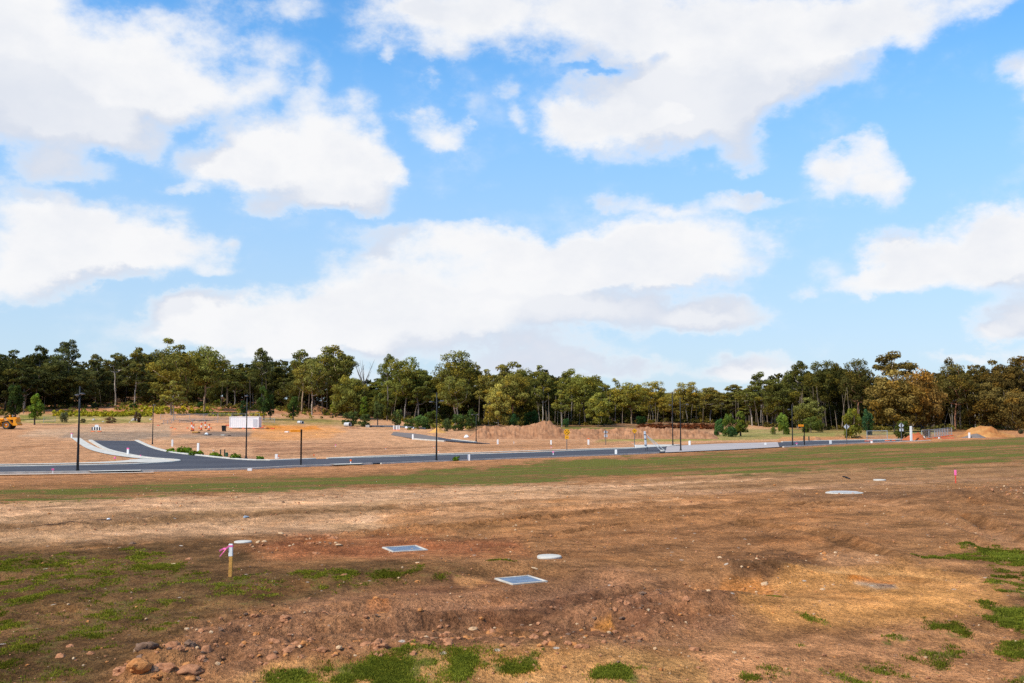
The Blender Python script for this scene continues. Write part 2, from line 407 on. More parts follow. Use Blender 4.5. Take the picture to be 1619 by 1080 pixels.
GRASS = [  # outline, strength, softness, wander, patchiness
    ([(-400, 800), (0, 772), (260, 758), (540, 749), (700, 741), (850, 729), (1000, 721), (1150, 715), (1150, 738), (1000, 752), (800, 767), (560, 770), (260, 786), (0, 796)], .82, 6, 10, .35),
    ([(560, 768), (580, 752), (760, 740), (900, 730), (1060, 722), (1080, 734), (960, 746), (800, 762)], .86, 8, 12, .3),
    ([(1000, 722), (1150, 712), (1300, 706), (1450, 699), (1800, 686), (1800, 720), (1450, 742), (1200, 752), (1000, 755)], .82, 6, 10, .4),
    ([(1280, 710), (1300, 706), (1440, 700), (1640, 690), (1640, 698), (1440, 707), (1320, 711)], .75, 2, 3, .2),
    ([(1140, 738), (1160, 733), (1230, 733), (1240, 737), (1180, 740)], .7, 2, 4, .2),
    ([(-400, 880), (0, 872), (240, 862), (330, 905), (520, 900), (780, 896), (840, 905), (700, 935), (480, 945), (330, 985), (200, 1040), (60, 1140), (-400, 1140)], .50, 18, 24, .3),
    ([(-20, 836), (200, 818), (420, 808), (600, 800), (420, 822), (180, 838)], .26, 6, 8, .5),
    ([(420, 905), (520, 898), (520, 918), (440, 925)], .46, 14, 20, .5), ([(440, 945), (490, 938), (510, 948), (450, 955)], .5, 10, 16, .5),
    ([(330, 925), (365, 922), (375, 932), (340, 936)], .58, 7, 10, .5), ([(120, 985), (190, 960), (215, 970), (150, 990)], .5, 16, 24, .5),
    ([(135, 1025), (140, 1004), (205, 1003), (200, 1018), (165, 1028)], .68, 10, 14, .5), ([(115, 1075), (125, 1055), (145, 1060), (140, 1080)], .68, 9, 12, .5),
    ([(0, 1010), (60, 970), (90, 975), (20, 1020)], .45, 8, 12, .5), ([(740, 900), (800, 890), (850, 890), (850, 900), (780, 908)], .5, 5, 8, .4),
    ([(400, 1140), (420, 1072), (540, 1058), (640, 1046), (760, 1042), (850, 1048), (860, 1072), (700, 1066), (560, 1085), (560, 1140)], .80, 9, 14, .42),
    ([(560, 1140), (600, 1070), (720, 1060), (760, 1070), (700, 1140)], .8, 8, 12, .35), ([(900, 1140), (930, 1072), (980, 1062), (1020, 1080), (1010, 1140)], .78, 8, 12, .5),
    ([(1000, 1068), (1010, 1060), (1035, 1062), (1030, 1070)], .7, 3, 5, .3),
    ([(1412, 887), (1500, 872), (1560, 858), (1640, 862), (1640, 900), (1560, 893), (1470, 891)], .84, 7, 12, .4),
    ([(1540, 857), (1560, 846), (1640, 848), (1640, 862)], .5, 4, 8, .4),
    ([(1535, 950), (1560, 895), (1640, 890), (1640, 1140), (1560, 1100), (1590, 1010), (1560, 990)], .68, 16, 24, .6),
    ([(1180, 1000), (1300, 975), (1480, 985), (1500, 1015), (1380, 1050), (1200, 1060), (1170, 1140), (1300, 1140), (1500, 1070), (1540, 1000), (1460, 960), (1320, 965)], .60, 14, 22, .8),
    ([(1255, 990), (1270, 982), (1300, 982), (1320, 988), (1290, 996)], .78, 9, 15, .6), ([(1330, 1004), (1345, 998), (1390, 997), (1385, 1006)], .8, 9, 15, .6),
    ([(1370, 1020), (1390, 1004), (1450, 1008), (1440, 1018), (1400, 1030)], .85, 9, 15, .6), ([(1460, 995), (1475, 988), (1505, 990), (1500, 996)], .8, 9, 15, .6),
    ([(1220, 1035), (1240, 1020), (1272, 1018), (1268, 1028)], .75, 9, 15, .6), ([(1325, 975), (1345, 972), (1350, 981), (1330, 980)], .7, 9, 15, .6),
    ([(1169, 1085), (1180, 1066), (1235, 1070), (1280, 1085)], .75, 9, 15, .6), ([(1205, 953), (1215, 946), (1232, 948), (1228, 956)], .6, 3, 5, .4),
    ([(1560, 985), (1575, 955), (1619, 960), (1619, 1000)], .8, 5, 9, .3),
]
ROUGH = [([(190, 1080), (210, 1035), (300, 985), (430, 960), (600, 950), (800, 960), (960, 930), (1130, 925), (1150, 965), (1080, 1010), (1000, 1040), (700, 1052), (420, 1068)], 1., 12),
         ([(380, 880), (420, 850), (520, 842), (560, 870), (480, 885)], .6, 8), ([(1150, 925), (1150, 890), (1260, 880), (1280, 905), (1230, 925)], .9, 8),
         ([(1500, 800), (1490, 775), (1640, 765), (1640, 800)], .9, 6), ([(640, 880), (620, 850), (900, 840), (1100, 850), (900, 880)], .4, 10),
         ([(1480, 872), (1490, 858), (1540, 856), (1545, 870)], .9, 4)]
BUMPS = [(1212, 912, 1.5, 1.0, .28), (1545, 790, 2.6, 2.2, .40), (1520, 868, .5, .5, .16), (255, 1062, .55, .45, .12), (1100, 965, 1.8, .9, .12), (1160, 935, 1.2, .7, -.10),
         (700, 1040, 4.5, .9, .12), (470, 1045, 2.5, .7, .08), (960, 1035, 2.2, .8, .08), (820, 905, 2.5, 1.0, .10), (1000, 1010, 2.2, 1.0, -.10), (600, 905, 4.0, 1.6, .08),
         (1340, 885, 2.5, 1.2, .14), (1180, 962, 1.5, .6, .1)]
_PADS = [(at(x, y), r) for x, y, r in ((640, 868.6, .62), (823.5, 918.3, .62), (868.5, 882.3, .34), (1335, 779.6, .9), (1390.8, 759.8, .4), (384, 857.6, .3))]
_B = [(at(x, y), a, b, h) for x, y, a, b, h in BUMPS]

TRACKS = [  # wheel tracks and scrapes: line (photo pixels), width m, depth m, colour, strength
    ([(-60, 822), (0, 817), (200, 806), (440, 793), (700, 782), (1000, 768), (1200, 758)], .5, .05, (222, 172, 136), .75), ([(-60, 805), (0, 802), (220, 791), (480, 780), (800, 772), (1050, 764)], .5, .04, (216, 168, 134), .6),
    ([(-60, 838), (100, 831), (300, 822), (480, 812), (700, 800), (900, 790)], .45, .06, (120, 84, 54), .6), ([(0, 848), (200, 838), (420, 826), (620, 812), (840, 802), (1050, 792)], .5, .04, (214, 164, 126), .5),
    ([(560, 842), (640, 838), (740, 832), (800, 826), (860, 817)], .22, .09, (92, 60, 38), .75), ([(900, 845), (960, 835), (1000, 829), (1040, 825)], .2, .08, (96, 64, 40), .7), ([(880, 818), (930, 812), (970, 806)], .2, .07, (96, 64, 40), .6),
    ([(860, 808), (1000, 800), (1200, 792), (1330, 790), (1440, 800)], .5, .04, (200, 146, 108), .5), ([(1160, 812), (1300, 802), (1420, 808), (1520, 830), (1619, 862)], .4, .05, (192, 140, 104), .5), ([(1180, 830), (1300, 845), (1370, 870), (1400, 885)], .35, .07, (100, 70, 46), .55),
    ([(1500, 812), (1545, 824), (1570, 835)], .3, .1, (88, 60, 40), .7), ([(1250, 800), (1300, 796), (1320, 794)], .2, .08, (92, 62, 40), .6), ([(1100, 782), (1250, 772), (1420, 764), (1619, 757)], .6, .04, (196, 148, 118), .5), ([(900, 782), (1050, 774), (1200, 768)], .5, .05, (118, 84, 56), .5),
    ([(1000, 760), (1200, 748), (1420, 740), (1619, 733)], .7, .03, (190, 142, 108), .5), ([(1180, 752), (1400, 743), (1619, 738)], .6, .03, (118, 94, 58), .5), ([(380, 724), (480, 716), (600, 710), (700, 706)], .9, .03, (150, 108, 82), .5), ([(240, 712), (330, 706), (450, 702)], .9, .03, (160, 116, 90), .5),
    ([(0, 712), (60, 705), (140, 704)], .9, .03, (160, 112, 80), .5), ([(20, 700), (90, 693), (150, 700)], .9, .02, (206, 156, 122), .5), ([(760, 707), (900, 703), (1000, 701)], .9, .02, (160, 116, 84), .5), ([(1180, 905), (1300, 912), (1420, 905), (1520, 918)], .4, .04, (214, 160, 108), .5),
    ([(700, 985), (860, 965), (1000, 945), (1100, 950)], .5, .07, (118, 80, 60), .6), ([(560, 975), (700, 962), (860, 945), (960, 925)], .5, .06, (176, 126, 98), .5), ([(430, 1010), (600, 1000), (820, 985), (960, 990)], .5, .07, (120, 84, 64), .5)]
_TR = [([tuple(at(x, y)[:2]) for x, y in l], w, d, c, s) for l, w, d, c, s in TRACKS]
def line_dist(pts, X, Y):
    best = np.full(X.shape, 1e9)
    for (ax, ay), (bx, by) in zip(pts, pts[1:]):
        ex, ey = bx - ax, by - ay; wx, wy = X - ax, Y - ay; t = np.clip((wx * ex + wy * ey) / (ex * ex + ey * ey), 0, 1)
        best = np.minimum(best, np.hypot(wx - ex * t, wy - ey * t))
    return best

def zone_mask(pts, soft, wander, patch, PX, PY, W1, W2):
    xs = [p[0] for p in pts]; ys = [p[1] for p in pts]; m = soft + wander * 2
    out = np.zeros(PX.shape)
    sel = (PX > min(xs) - m) & (PX < max(xs) + m) & (PY > min(ys) - m) & (PY < max(ys) + m)
    if not sel.any(): return out
    sd = poly_sd(pts, PX[sel], PY[sel]) + (W1[sel] - .5) * 2 * wander
    k = 1 - sstep(-soft, soft, sd)
    if patch: k = k * (1 - patch * sstep(.40, .60, W2[sel]))
    out[sel] = k
    return out

def detail(X, Y, px=None, py=None):
    """height of ruts, clods and hummocks above the broad terrain"""
    X = np.asarray(X, float); Y = np.asarray(Y, float)
    if px is None: px, py = project(X, Y, G(X, Y))
    near = 1 - sstep(40, 75, Y) * .75
    sx, sy = X * ca + Y * sa, -X * sa + Y * ca
    h = (.10 + .08 * sstep(14, 24, Y)) * (fbm(X / 5, Y / 3.4, 4, 3) - .5) + .05 * (fbm(sx / 9, sy / .9, 3, 9) - .5)
    h = h * near
    fine = (1 - .8 * sstep(34, 60, Y)) * sstep(6, 9, Y)
    R = np.zeros(X.shape)
    for pts, s, soft in ROUGH:
        R = np.maximum(R, s * zone_mask(pts, soft, soft, 0, px, py, fbm(X / 2, Y / 2, 3, 5), X))
    cl = 1 - np.abs(2 * fbm(X / .32, Y / .32, 4, 21, .55) - 1)
    rg = .35 + 1.1 * sstep(.38, .62, fbm(X / 3.5, Y / 3.5, 4, 37)); h = h + fine * rg * (.10 * (fbm(X / .75, Y / .75, 4, 31, .6) - .5) + .05 * (fbm(X / .22, Y / .22, 3, 41) - .5))
    h = h + R * fine * (.10 * (fbm(X / .9, Y / .9, 4, 51) - .42) + .05 * (sstep(.45, .95, cl) - .35)
                        + .05 * (fbm(X / .12, Y / .12, 2, 55) - .5))
    for c, a, b, hh in _B:
        q = ((X - c.x) / a) ** 2 + ((Y - c.y) / b) ** 2
        h = h + hh * np.exp(-q)
    wob = .22 * (fbm(X / 2.2, Y / 2.2, 3, 57) - .5)
    for pts, w_, d_, _c, _s in _TR:
        x0, x1 = min(p[0] for p in pts) - 3, max(p[0] for p in pts) + 3; y0, y1 = min(p[1] for p in pts) - 3, max(p[1] for p in pts) + 3
        s_ = (X > x0) & (X < x1) & (Y > y0) & (Y < y1)
        if s_.any():
            q = (line_dist(pts, X[s_], Y[s_]) + wob[s_]) / w_
            d_ = d_ * 1.7; h[s_] = h[s_] - d_ * np.exp(-q * q) + d_ * .7 * np.exp(-((q - 1.5) / .5) ** 2)
    for c, r in _PADS:
        h = h * sstep(r, r * 2.2, np.hypot(X - c.x, Y - c.y))
    return h * (1 - sstep(120, 170, Y) * .6)

def groundz(x, y):
    x = np.array([float(x)]); y = np.array([float(y)])
    k = sstep(1.0, 3.0, road_sd(x, y))
    return float((G(x, y) + detail(x, y) * k)[0])

def onground(px, py, sink=0.):
    p = at(px, py); p.z = groundz(p.x, p.y) - sink
    return p

def build_ground():
    a_in = np.radians(np.linspace(-30.5, 30.5, 1000))
    a_out = np.radians(np.concatenate([np.linspace(30.5, 60, 24)[1:], np.linspace(60, 329.5 - 30.5 + 0, 40)[1:]]))
    a_l = np.radians(np.linspace(300, 329.5, 24)[:-1])
    ang = np.concatenate([a_in, a_out[a_out < math.radians(299)], a_l])
    r = [.4, 2, 4, 6, 7.5, 8.6]
    while r[-1] < 3500:
        q = r[-1]
        r.append(q + (max(.04, min(q * q / (F * 3.2) * 1.35, 1.0 if q < 190 else 2.5)) if q < 330 else q * .12))
    r = np.array(r); na, nr = len(ang), len(r)
    A, Rr = np.meshgrid(ang, r)
    X = (Rr * np.sin(A)).ravel(); Y = (Rr * np.cos(A)).ravel()
    g = G(X, Y); PX, PY = project(X, Y, g)
    sel = (Y > 5) & (PX > -450) & (PX < 2100)
    xs, ys, px, py = X[sel], Y[sel], PX[sel], PY[sel]
    rs = np.full(X.shape, 50.); rs[sel] = road_sd(xs, ys)
    d = np.zeros(X.shape); d[sel] = detail(xs, ys, px, py)
    Z = g + d * sstep(1.0, 3.0, rs) - .07 * (1 - sstep(.3, 1.2, rs))
    # colour
    n = len(xs); c = np.tile(np.array(SOIL), (n, 1)); gr = np.zeros(n)
    sx, sy = xs * ca + ys * sa, -xs * sa + ys * ca
    sc1 = np.clip(ys / 25, .5, 6)
    W1 = .34 * fbm(xs / 6, ys / 9, 4, 61) + .33 * fbm(xs / 1.3, ys / 2.2, 3, 71) + .33 * np.where(ys < 60, fbm(xs / .32, ys / .5, 3, 73), fbm(xs / 1.2, ys / 3, 3, 73)); W1 = .5 + (W1 - .5) * 1.5
    W2 = np.where(ys < 40, fbm(xs / 1.1, ys / 1.6, 4, 81), fbm(sx / 14, sy / 2.0, 4, 91))
    far = ys > 180; W2 = np.where(far, fbm(xs / 5, ys / 5, 4, 95), W2)
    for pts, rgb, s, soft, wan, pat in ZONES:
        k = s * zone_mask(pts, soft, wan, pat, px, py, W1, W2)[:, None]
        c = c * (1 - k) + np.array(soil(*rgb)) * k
    wob = .35 * (fbm(xs / 2.2, ys / 2.2, 3, 57) - .5)
    for pts, w_, d_, rgb, s_ in _TR:
        q = (line_dist(pts, xs, ys) + wob) / (w_ * np.clip(ys / 30, 1, 1.6))
        k = (min(1, s_ * 1.3) * np.exp(-q * q) * (.6 + .4 * sstep(.38, .6, W2)))[:, None]; c = c * (1 - k) + np.array(soil(*rgb)) * k
    W3 = np.where(ys < 40, .5 * fbm(xs / .7, ys / 1.0, 4, 101) + .5 * fbm(xs / .2, ys / .3, 4, 103), fbm(sx / 9, sy / 1.4, 4, 105))
    for pts, s, soft, wan, pat in GRASS:
        gr = np.maximum(gr, s * zone_mask(pts, soft, wan, pat, px, py, W1, W3))
    streak = fbm(sx / 22, sy / 1.1, 4, 111)
    c = c * (.88 + .26 * sstep(.3, .7, streak))[:, None]
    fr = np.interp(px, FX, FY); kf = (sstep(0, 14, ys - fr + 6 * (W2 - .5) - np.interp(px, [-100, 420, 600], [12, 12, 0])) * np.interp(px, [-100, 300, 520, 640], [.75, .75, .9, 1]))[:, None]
    c = c * (1 - kf) + np.array(srgb(78, 54, 36, .55)) * kf  # ground behind the forest edge darkened: shade under the trees put into colour
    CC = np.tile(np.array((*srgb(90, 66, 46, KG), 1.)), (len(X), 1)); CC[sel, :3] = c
    GRA = np.zeros(len(X)); GRA[sel] = gr
    me = bpy.data.meshes.new('ground'); nv = na * nr
    co = np.stack([X, Y, Z], 1).astype(np.float32)
    i, j = np.meshgrid(np.arange(nr - 1), np.arange(na), indexing='ij')
    j2 = (j + 1) % na
    q = np.stack([i * na + j, (i + 1) * na + j, (i + 1) * na + j2, i * na + j2], -1).reshape(-1, 4)
    q = q[:, ::-1]
    me.vertices.add(nv); me.vertices.foreach_set('co', co.ravel())
    me.loops.add(q.size); me.loops.foreach_set('vertex_index', q.ravel().astype(np.int32))
    me.polygons.add(len(q)); me.polygons.foreach_set('loop_start', np.arange(0, q.size, 4, dtype=np.int32))
    me.polygons.foreach_set('use_smooth', np.ones(len(q), bool))
    me.update(calc_edges=True)
    at1 = me.color_attributes.new('Col', 'FLOAT_COLOR', 'POINT'); at1.data.foreach_set('color', CC.astype(np.float32).ravel())
    at2 = me.attributes.new('grass', 'FLOAT', 'POINT'); at2.data.foreach_set('value', GRA.astype(np.float32))
    # material
    m, t, bs = new_mat('bare_earth_and_thin_grass')
    pos = t.node('ShaderNodeNewGeometry').outputs['Position']
    base = t.node('ShaderNodeAttribute', attribute_name='Col').outputs['Color']
    gatt = t.node('ShaderNodeAttribute', attribute_name='grass').outputs['Fac']
    n_big = t.noise(pos, .55, 5, .6); n_mid = t.noise(pos, 3.2, 6, .65); n_fine = t.noise(pos, 17, 4, .65); n_grit = t.noise(pos, 60, 2, .6); n_08 = t.noise(pos, 1.25, 6, .68)
    rot = t.node('ShaderNodeMapping'); rot.inputs['Rotation'].default_value = (0, 0, -AX); rot.inputs['Scale'].default_value = (.12, 1.3, 1)
    t.l.new(pos, rot.inputs['Vector']); n_str = t.noise(rot.outputs[0], 1.0, 6, .65)
    f = t.math('MULTIPLY', t.ramp(n_mid, .30, .70, .66, 1.28, False), t.ramp(n_fine, .30, .70, .50, 1.42, False))
    f = t.math('MULTIPLY', f, t.ramp(n_str, .3, .7, .90, 1.08, False))
    f = t.math('MULTIPLY', f, t.ramp(n_08, .32, .68, .62, 1.34, False))
    f = t.math('MULTIPLY', f, t.ramp(n_big, .32, .68, .72, 1.2, False))
    f = t.math('MULTIPLY', f, t.ramp(n_grit, .3, .7, .66, 1.26, False))
    sc_ = t.vmath('SCALE', base); sc_.node.inputs['Scale'].default_value = 1; t.l.new(f, sc_.node.inputs['Scale'])
    hue = t.mix(t.ramp(n_mid, .45, .75, 0, .22), sc_, (.36, .19, .085), 'MIX')
    hue = t.mix(t.ramp(t.noise(pos, .33, 5, .65), .48, .68, 0, .38), hue, t.vmath('MULTIPLY', hue, (.72, .74, .62)))
    hue = t.mix(t.ramp(t.noise(t.vmath('ADD', pos, (31., 17., 0)), .5, 5, .65), .52, .70, 0, .5), hue, t.vmath('MULTIPLY', hue, (1.22, 1.03, .82)))
    # pale grit and stones
    vor = t.node('ShaderNodeTexVoronoi'); vor.inputs['Scale'].default_value = 5.5; t.l.new(pos, vor.inputs['Vector'])
    st = t.math('MULTIPLY', t.ramp(vor.outputs['Distance'], .09, .15, 1, 0), t.ramp(t.noise(pos, 1.1, 3), .46, .66))
    sep = t.node('ShaderNodeSeparateColor'); t.l.new(vor.outputs['Color'], sep.inputs[0])
    st = t.math('MULTIPLY', st, t.ramp(sep.outputs[0], .35, .4))
    stone = t.mix(sep.outputs[1], (.55, .42, .32), (.30, .17, .10))
    vor2 = t.node('ShaderNodeTexVoronoi'); vor2.inputs['Scale'].default_value = 1.6; t.l.new(pos, vor2.inputs['Vector'])
    sep2 = t.node('ShaderNodeSeparateColor'); t.l.new(vor2.outputs['Color'], sep2.inputs[0])
    st2 = t.math('MULTIPLY', t.ramp(vor2.outputs['Distance'], .05, .09, 1, 0), t.ramp(sep2.outputs[0], .55, .6))
    c1 = t.mix(st, hue, stone); c1 = t.mix(t.math('MULTIPLY', st2, .9), c1, (.58, .47, .37))
    # thin grass: many small green specks whose share follows the painted amount
    gn = t.math('ADD', t.math('ADD', t.math('MULTIPLY', n_fine, .38), t.math('MULTIPLY', n_mid, .38)), t.math('MULTIPLY', n_08, .24))
    lim = t.math('SUBTRACT', .70, t.math('MULTIPLY', gatt, .42))
    gm = t.ramp(t.math('SUBTRACT', gn, lim), -.035, .10)
    gm = t.math('MULTIPLY', gm, t.ramp(gatt, .02, .12))
    gcol = t.mix(t.ramp(n_grit, .3, .7), (.074, .078, .014), (.19, .195, .030))
    gcol = t.mix(t.ramp(gatt, .42, .92), t.mix(t.ramp(n_grit, .3, .7), (.070, .074, .017), (.15, .15, .034)), gcol)
    c2 = t.mix(t.math('MULTIPLY', gm, t.ramp(gatt, .28, .75, .5, .92)), c1, gcol)
    t.put(bs.inputs['Base Color'], c2)
    bs.inputs['Roughness'].default_value = .95; bs.inputs['Specular IOR Level'].default_value = .04
    hgt = t.math('ADD', t.math('MULTIPLY', n_mid, .9), t.math('ADD', t.math('MULTIPLY', n_fine, .55), t.math('MULTIPLY', n_grit, .2)))
    hgt = t.math('ADD', hgt, t.math('MULTIPLY', st, .2))
    b = t.node('ShaderNodeBump'); b.inputs['Strength'].default_value = 1.0; b.inputs['Distance'].default_value = .13
    t.put(b.inputs['Height'], hgt); t.l.new(b.outputs[0], bs.inputs['Normal'])
    me.materials.append(m)
    o = bpy.data.objects.new('ground', me); col.objects.link(o); tag(o, kind='structure')
    return dict(X=xs, Y=ys, Z=Z[sel], grass=gr, px=px, py=py)

GD = build_ground()

# ------------------------------------------------------------------ sheets and kerbs
def sheet(name, edge_a, edge_b, dz, material, nx=7, camber=0.0):
    """ribbon between two edges, following the terrain"""
    def resamp(e, n):
        P = np.array([tuple(p[:2]) for p in e]); L = np.concatenate([[0], np.cumsum(np.hypot(*np.diff(P, axis=0).T))])
        s = np.linspace(0, L[-1], n); return np.stack([np.interp(s, L, P[:, 0]), np.interp(s, L, P[:, 1])], 1)
    n = max(len(edge_a), len(edge_b)); a, b = resamp(edge_a, n), resamp(edge_b, n)
    mb = MB(); vs = []
    for i in range(n):
        for k in range(nx + 1):
            t = k / nx; p = a[i] * (1 - t) + b[i] * t
            vs.append((p[0], p[1], float(G(p[0], p[1])) + dz + camber * 4 * t * (1 - t)))
    fs = [(i * (nx + 1) + k, (i + 1) * (nx + 1) + k, (i + 1) * (nx + 1) + k + 1, i * (nx + 1) + k + 1) for i in range(n - 1) for k in range(nx)]
    mb.add(vs, fs); o = mb.build(name, material, smooth=True); return tag(o, kind='structure')

def poly_sheet(name, poly, dz, material, step=2.0):
    """flat filled outline following the terrain: grid cells clipped by bmesh fill"""
    import bmesh
    bm = bmesh.new(); vs = [bm.verts.new((x, y, 0)) for x, y in poly]; bm.faces.new(vs)
    xs = [p[0] for p in poly]; ys = [p[1] for p in poly]
    for ax, lo, hi in ((0, min(xs), max(xs)), (1, min(ys), max(ys))):
        q = math.ceil(lo / step) * step + .013
        while q < hi:
            nrm = (1, 0, 0) if ax == 0 else (0, 1, 0); co = (q, 0, 0) if ax == 0 else (0, q, 0)
            bmesh.ops.bisect_plane(bm, geom=bm.verts[:] + bm.edges[:] + bm.faces[:], plane_co=co, plane_no=nrm)
            q += step
    for v in bm.verts: v.co.z = float(G(v.co.x, v.co.y)) + dz
    bmesh.ops.recalc_face_normals(bm, faces=bm.faces[:])
    if sum(f.normal.z for f in bm.faces) < 0: bmesh.ops.reverse_faces(bm, faces=bm.faces[:])
    me = bpy.data.meshes.new(name); bm.to_mesh(me); bm.free(); me.materials.append(material)
    o = bpy.data.objects.new(name, me); col.objects.link(o); return tag(o, kind='structure')

def kerb(name, line, w, h, material, side=1, dz=0.):
    """kerb stone along a line: top h above the terrain, foot below it"""
    L = [Vector(p[:2]) for p in line]; mb = MB(); vs = []
    for i, p in enumerate(L):
        d = (L[min(i + 1, len(L) - 1)] - L[max(i - 1, 0)]).normalized(); nn = Vector((-d.y, d.x)) * side
        z = float(G(p.x, p.y)) + dz
        for o_, zz in ((0, -.12), (0, h * .75), (.04, h), (w, h), (w, -.12)):
            q = p + nn * o_; vs.append((q.x, q.y, z + zz))
    k = 5; n = len(L)
    fs = [(i * k + j, (i + 1) * k + j, (i + 1) * k + (j + 1) % k, i * k + (j + 1) % k) for i in range(n - 1) for j in range(k)]
    fs += [tuple(range(k)), tuple(range(n * k - 1, n * k - k - 1, -1))]
    mb.add(vs, fs); return tag(mb.build(name, material), kind='structure')

def asphalt(name, c, c2, grit=90):
    m, t, bs = new_mat(name); pos = t.node('ShaderNodeNewGeometry').outputs['Position']
    n1 = t.noise(pos, .18, 5, .6); n2 = t.noise(pos, 2.5, 5, .7); n3 = t.noise(pos, grit, 2)
    rot = t.node('ShaderNodeMapping'); rot.inputs['Rotation'].default_value = (0, 0, -AX); rot.inputs['Scale'].default_value = (.06, 1.1, 1)
    t.l.new(pos, rot.inputs['Vector']); n4 = t.noise(rot.outputs[0], .9, 5, .6)
    cc = t.mix(t.ramp(n1, .35, .65), c, c2); cc = t.mix(t.ramp(n4, .5, .72, 0, .6), cc, tuple(x * 1.7 for x in c2))
    cc = t.mix(t.ramp(n2, .52, .76, 0, .42), cc, (.19, .145, .11)); cc = t.mix(t.ramp(n3, .35, .75, 0, .5), cc, tuple(x * 1.6 for x in c2))
    t.put(bs.inputs['Base Color'], cc); bs.inputs['Roughness'].default_value = .9; bs.inputs['Specular IOR Level'].default_value = .08
    return m
M['asphalt'] = asphalt('asphalt', (.047, .047, .057), (.064, .064, .074))
M['basecourse'] = asphalt('crushed_rock_road_base', (.29, .25, .235), (.34, .295, .28), 40)
M['greygravel'] = asphalt('grey_gravel', (.135, .110, .100), (.17, .138, .124), 40)
# main road with its branch: asphalt as one sheet
asph_cut = 1052
def clip_at(e, px):
    out = [p for p in e if project(np.array([p.x]), np.array([p.y]), np.array([0.]))[0][0] < px]; return out
poly_sheet('road', ROAD_POLY[::2], .03, M['asphalt'], 3.0)
side = poly_sheet('side_road', SIDE_POLY[::2], .03, M['greygravel'], 2.0)
def between(e, a, b):
    out = []
    for p in e:
        x = project(np.array([p.x]), np.array([p.y]), np.array([0.]))[0][0]
        if a <= x <= b: out.append(p)
    return out
fa, na_ = between(FAR2, 1052, 1236), between(NEAR, 1046, 1236)
sheet('unsealed_road', [p + Vector((0, .25)) for p in fa], [p + Vector((0, -.6)) for p in na_], .05, M['basecourse'], 8)
sheet('side_road_seal', between(C1F, 690, 776), between(C1N, 690, 776), .04, M['asphalt'], 4)
kerb('kerb', between(NEAR, -120, 600), .28, .10, M['concrete'], -1)
kerb('kerb', between(NEAR, 600, 1046), .22, .06, M['concrete'], -1)
kerb('kerb', between(NEAR, 1236, 1500), .28, .08, M['concrete'], -1)
kerb('kerb', FAR1, .42, .12, M['concrete'], 1)
kerb('kerb', TIP, .50, .12, M['concrete'], 1)
kerb('kerb', BL, .50, .12, M['concrete'], 1)
kerb('kerb', BR, .50, .12, M['concrete'], 1)
kerb('kerb', between(FAR2, 500, 1052), .45, .12, M['concrete'], 1)
kerb('kerb', between(FAR2, 1236, 1460), .42, .12, M['concrete'], 1)
kerb('kerb', between(C1N, 652, 705), .34, .12, M['concrete'], -1)
kerb('kerb', between(C1F, 712, 752), .34, .12, M['concrete'], 1)
# footpaths
foot_l = curve(wpts([(112.5, 692.5), (122, 700), (138, 710), (165, 717.8), (200, 723.3), (226, 726.2)]))
foot_r = curve(wpts([(127.5, 693.2), (141, 702), (160, 710.6), (188, 717.6), (214, 722), (243, 725.6)]))
sheet('footpath', foot_l, foot_r, .06, M['concrete'], 4)
sheet('footpath', curve(wpts([(-90, 735.6), (60, 733.8), (140, 731.8), (185, 729.8), (222, 726.4)])), curve(wpts([(-90, 736.7), (60, 735), (140, 733.4), (190, 732.4), (262, 730)])), .058, M['concrete'], 3)
poly_sheet('footpath_apron', wpts([(205, 727.6), (240, 726), (258, 726.9), (274, 729.3), (262, 731), (235, 732.2), (200, 732)]), .064, M['concrete'], 2.0)
sheet('footpath', curve(wpts([(520, 724.2), (620, 720.2), (720, 717), (800, 714.2), (870, 711.9), (950, 709.4), (1003, 707.6)])),
      curve(wpts([(520, 724.9), (620, 721.1), (720, 717.8), (800, 715), (870, 712.7), (950, 710.2), (1003, 708.4)])), .06, M['concrete'], 2)
poly_sheet('driveway', wpts([(1003, 704.2), (1040, 703.6), (1080, 703.4), (1048, 707.2), (1003, 708.6)]), .068, M['concrete'], 2.0)
poly_sheet('driveway', wpts([(139, 746.4), (224, 744.9), (222, 746.3), (146, 747.6)]), .11, M['concrete'], 2.0)
poly_sheet('driveway', wpts([(520, 735.6), (575, 734.0), (570, 735.4), (530, 736.6)]), .11, M['concrete'], 2.0)
sheet('footpath', curve(wpts([(-90, 752.6), (0, 751.6), (80, 750.6), (160, 749.4), (243, 748)])), curve(wpts([(-90, 753.6), (0, 752.5), (80, 751.4), (160, 750.1), (243, 748.6)])), .09, M['concrete'], 2)
# ------------------------------------------------------------------ street lamps and signs
def lamp(px, base, top, label, heads, w=.10, thin=0.):
    p = onground(px, base); m = mpp(p.y); H = (base - top) * m
    o = thing('street_lamp', label, 'street lamp', p, 0, 'black street lamps along the new roads')
    MB().lathe([(0, H), (w * .55, H), (w * .62, H * .6), (w * .95, .3), (w, .02), (w, -.3)][::-1], 12).build('pole', M['black'], o, smooth=True)
    b = MB().lathe([(w * 2.2, -.05), (w * 2.2, .05), (w * 1.3, .09), (w * 1.05, .28)], 12); b.build('base_collar', M['black'], o)
    for dx, dy in heads:
        z = H - dy * m; x = dx * m; s = 1 if dx > 0 else -1
        MB().tube([(0, 0, z - .12), (x * .5, 0, z + .02), (x, 0, z + .03)], .035, 6).build('arm', M['black'], o)
        h = MB(); h.lathe([(.0, .09), (.11, .08), (.20, .03), (.21, -.01), (.0, -.02)], 14, 0, 'z', (x, 0, z)); hd = h.build('luminaire', M['darkgrey'], o, smooth=True)
        MB().lathe([(.0, -.06), (.10, -.05), (.16, -.024), (.17, -.021), (.0, -.021)], 14, 0, 'z', (x, 0, z)).build('lens', M['lamp'], hd, smooth=True)
    return o
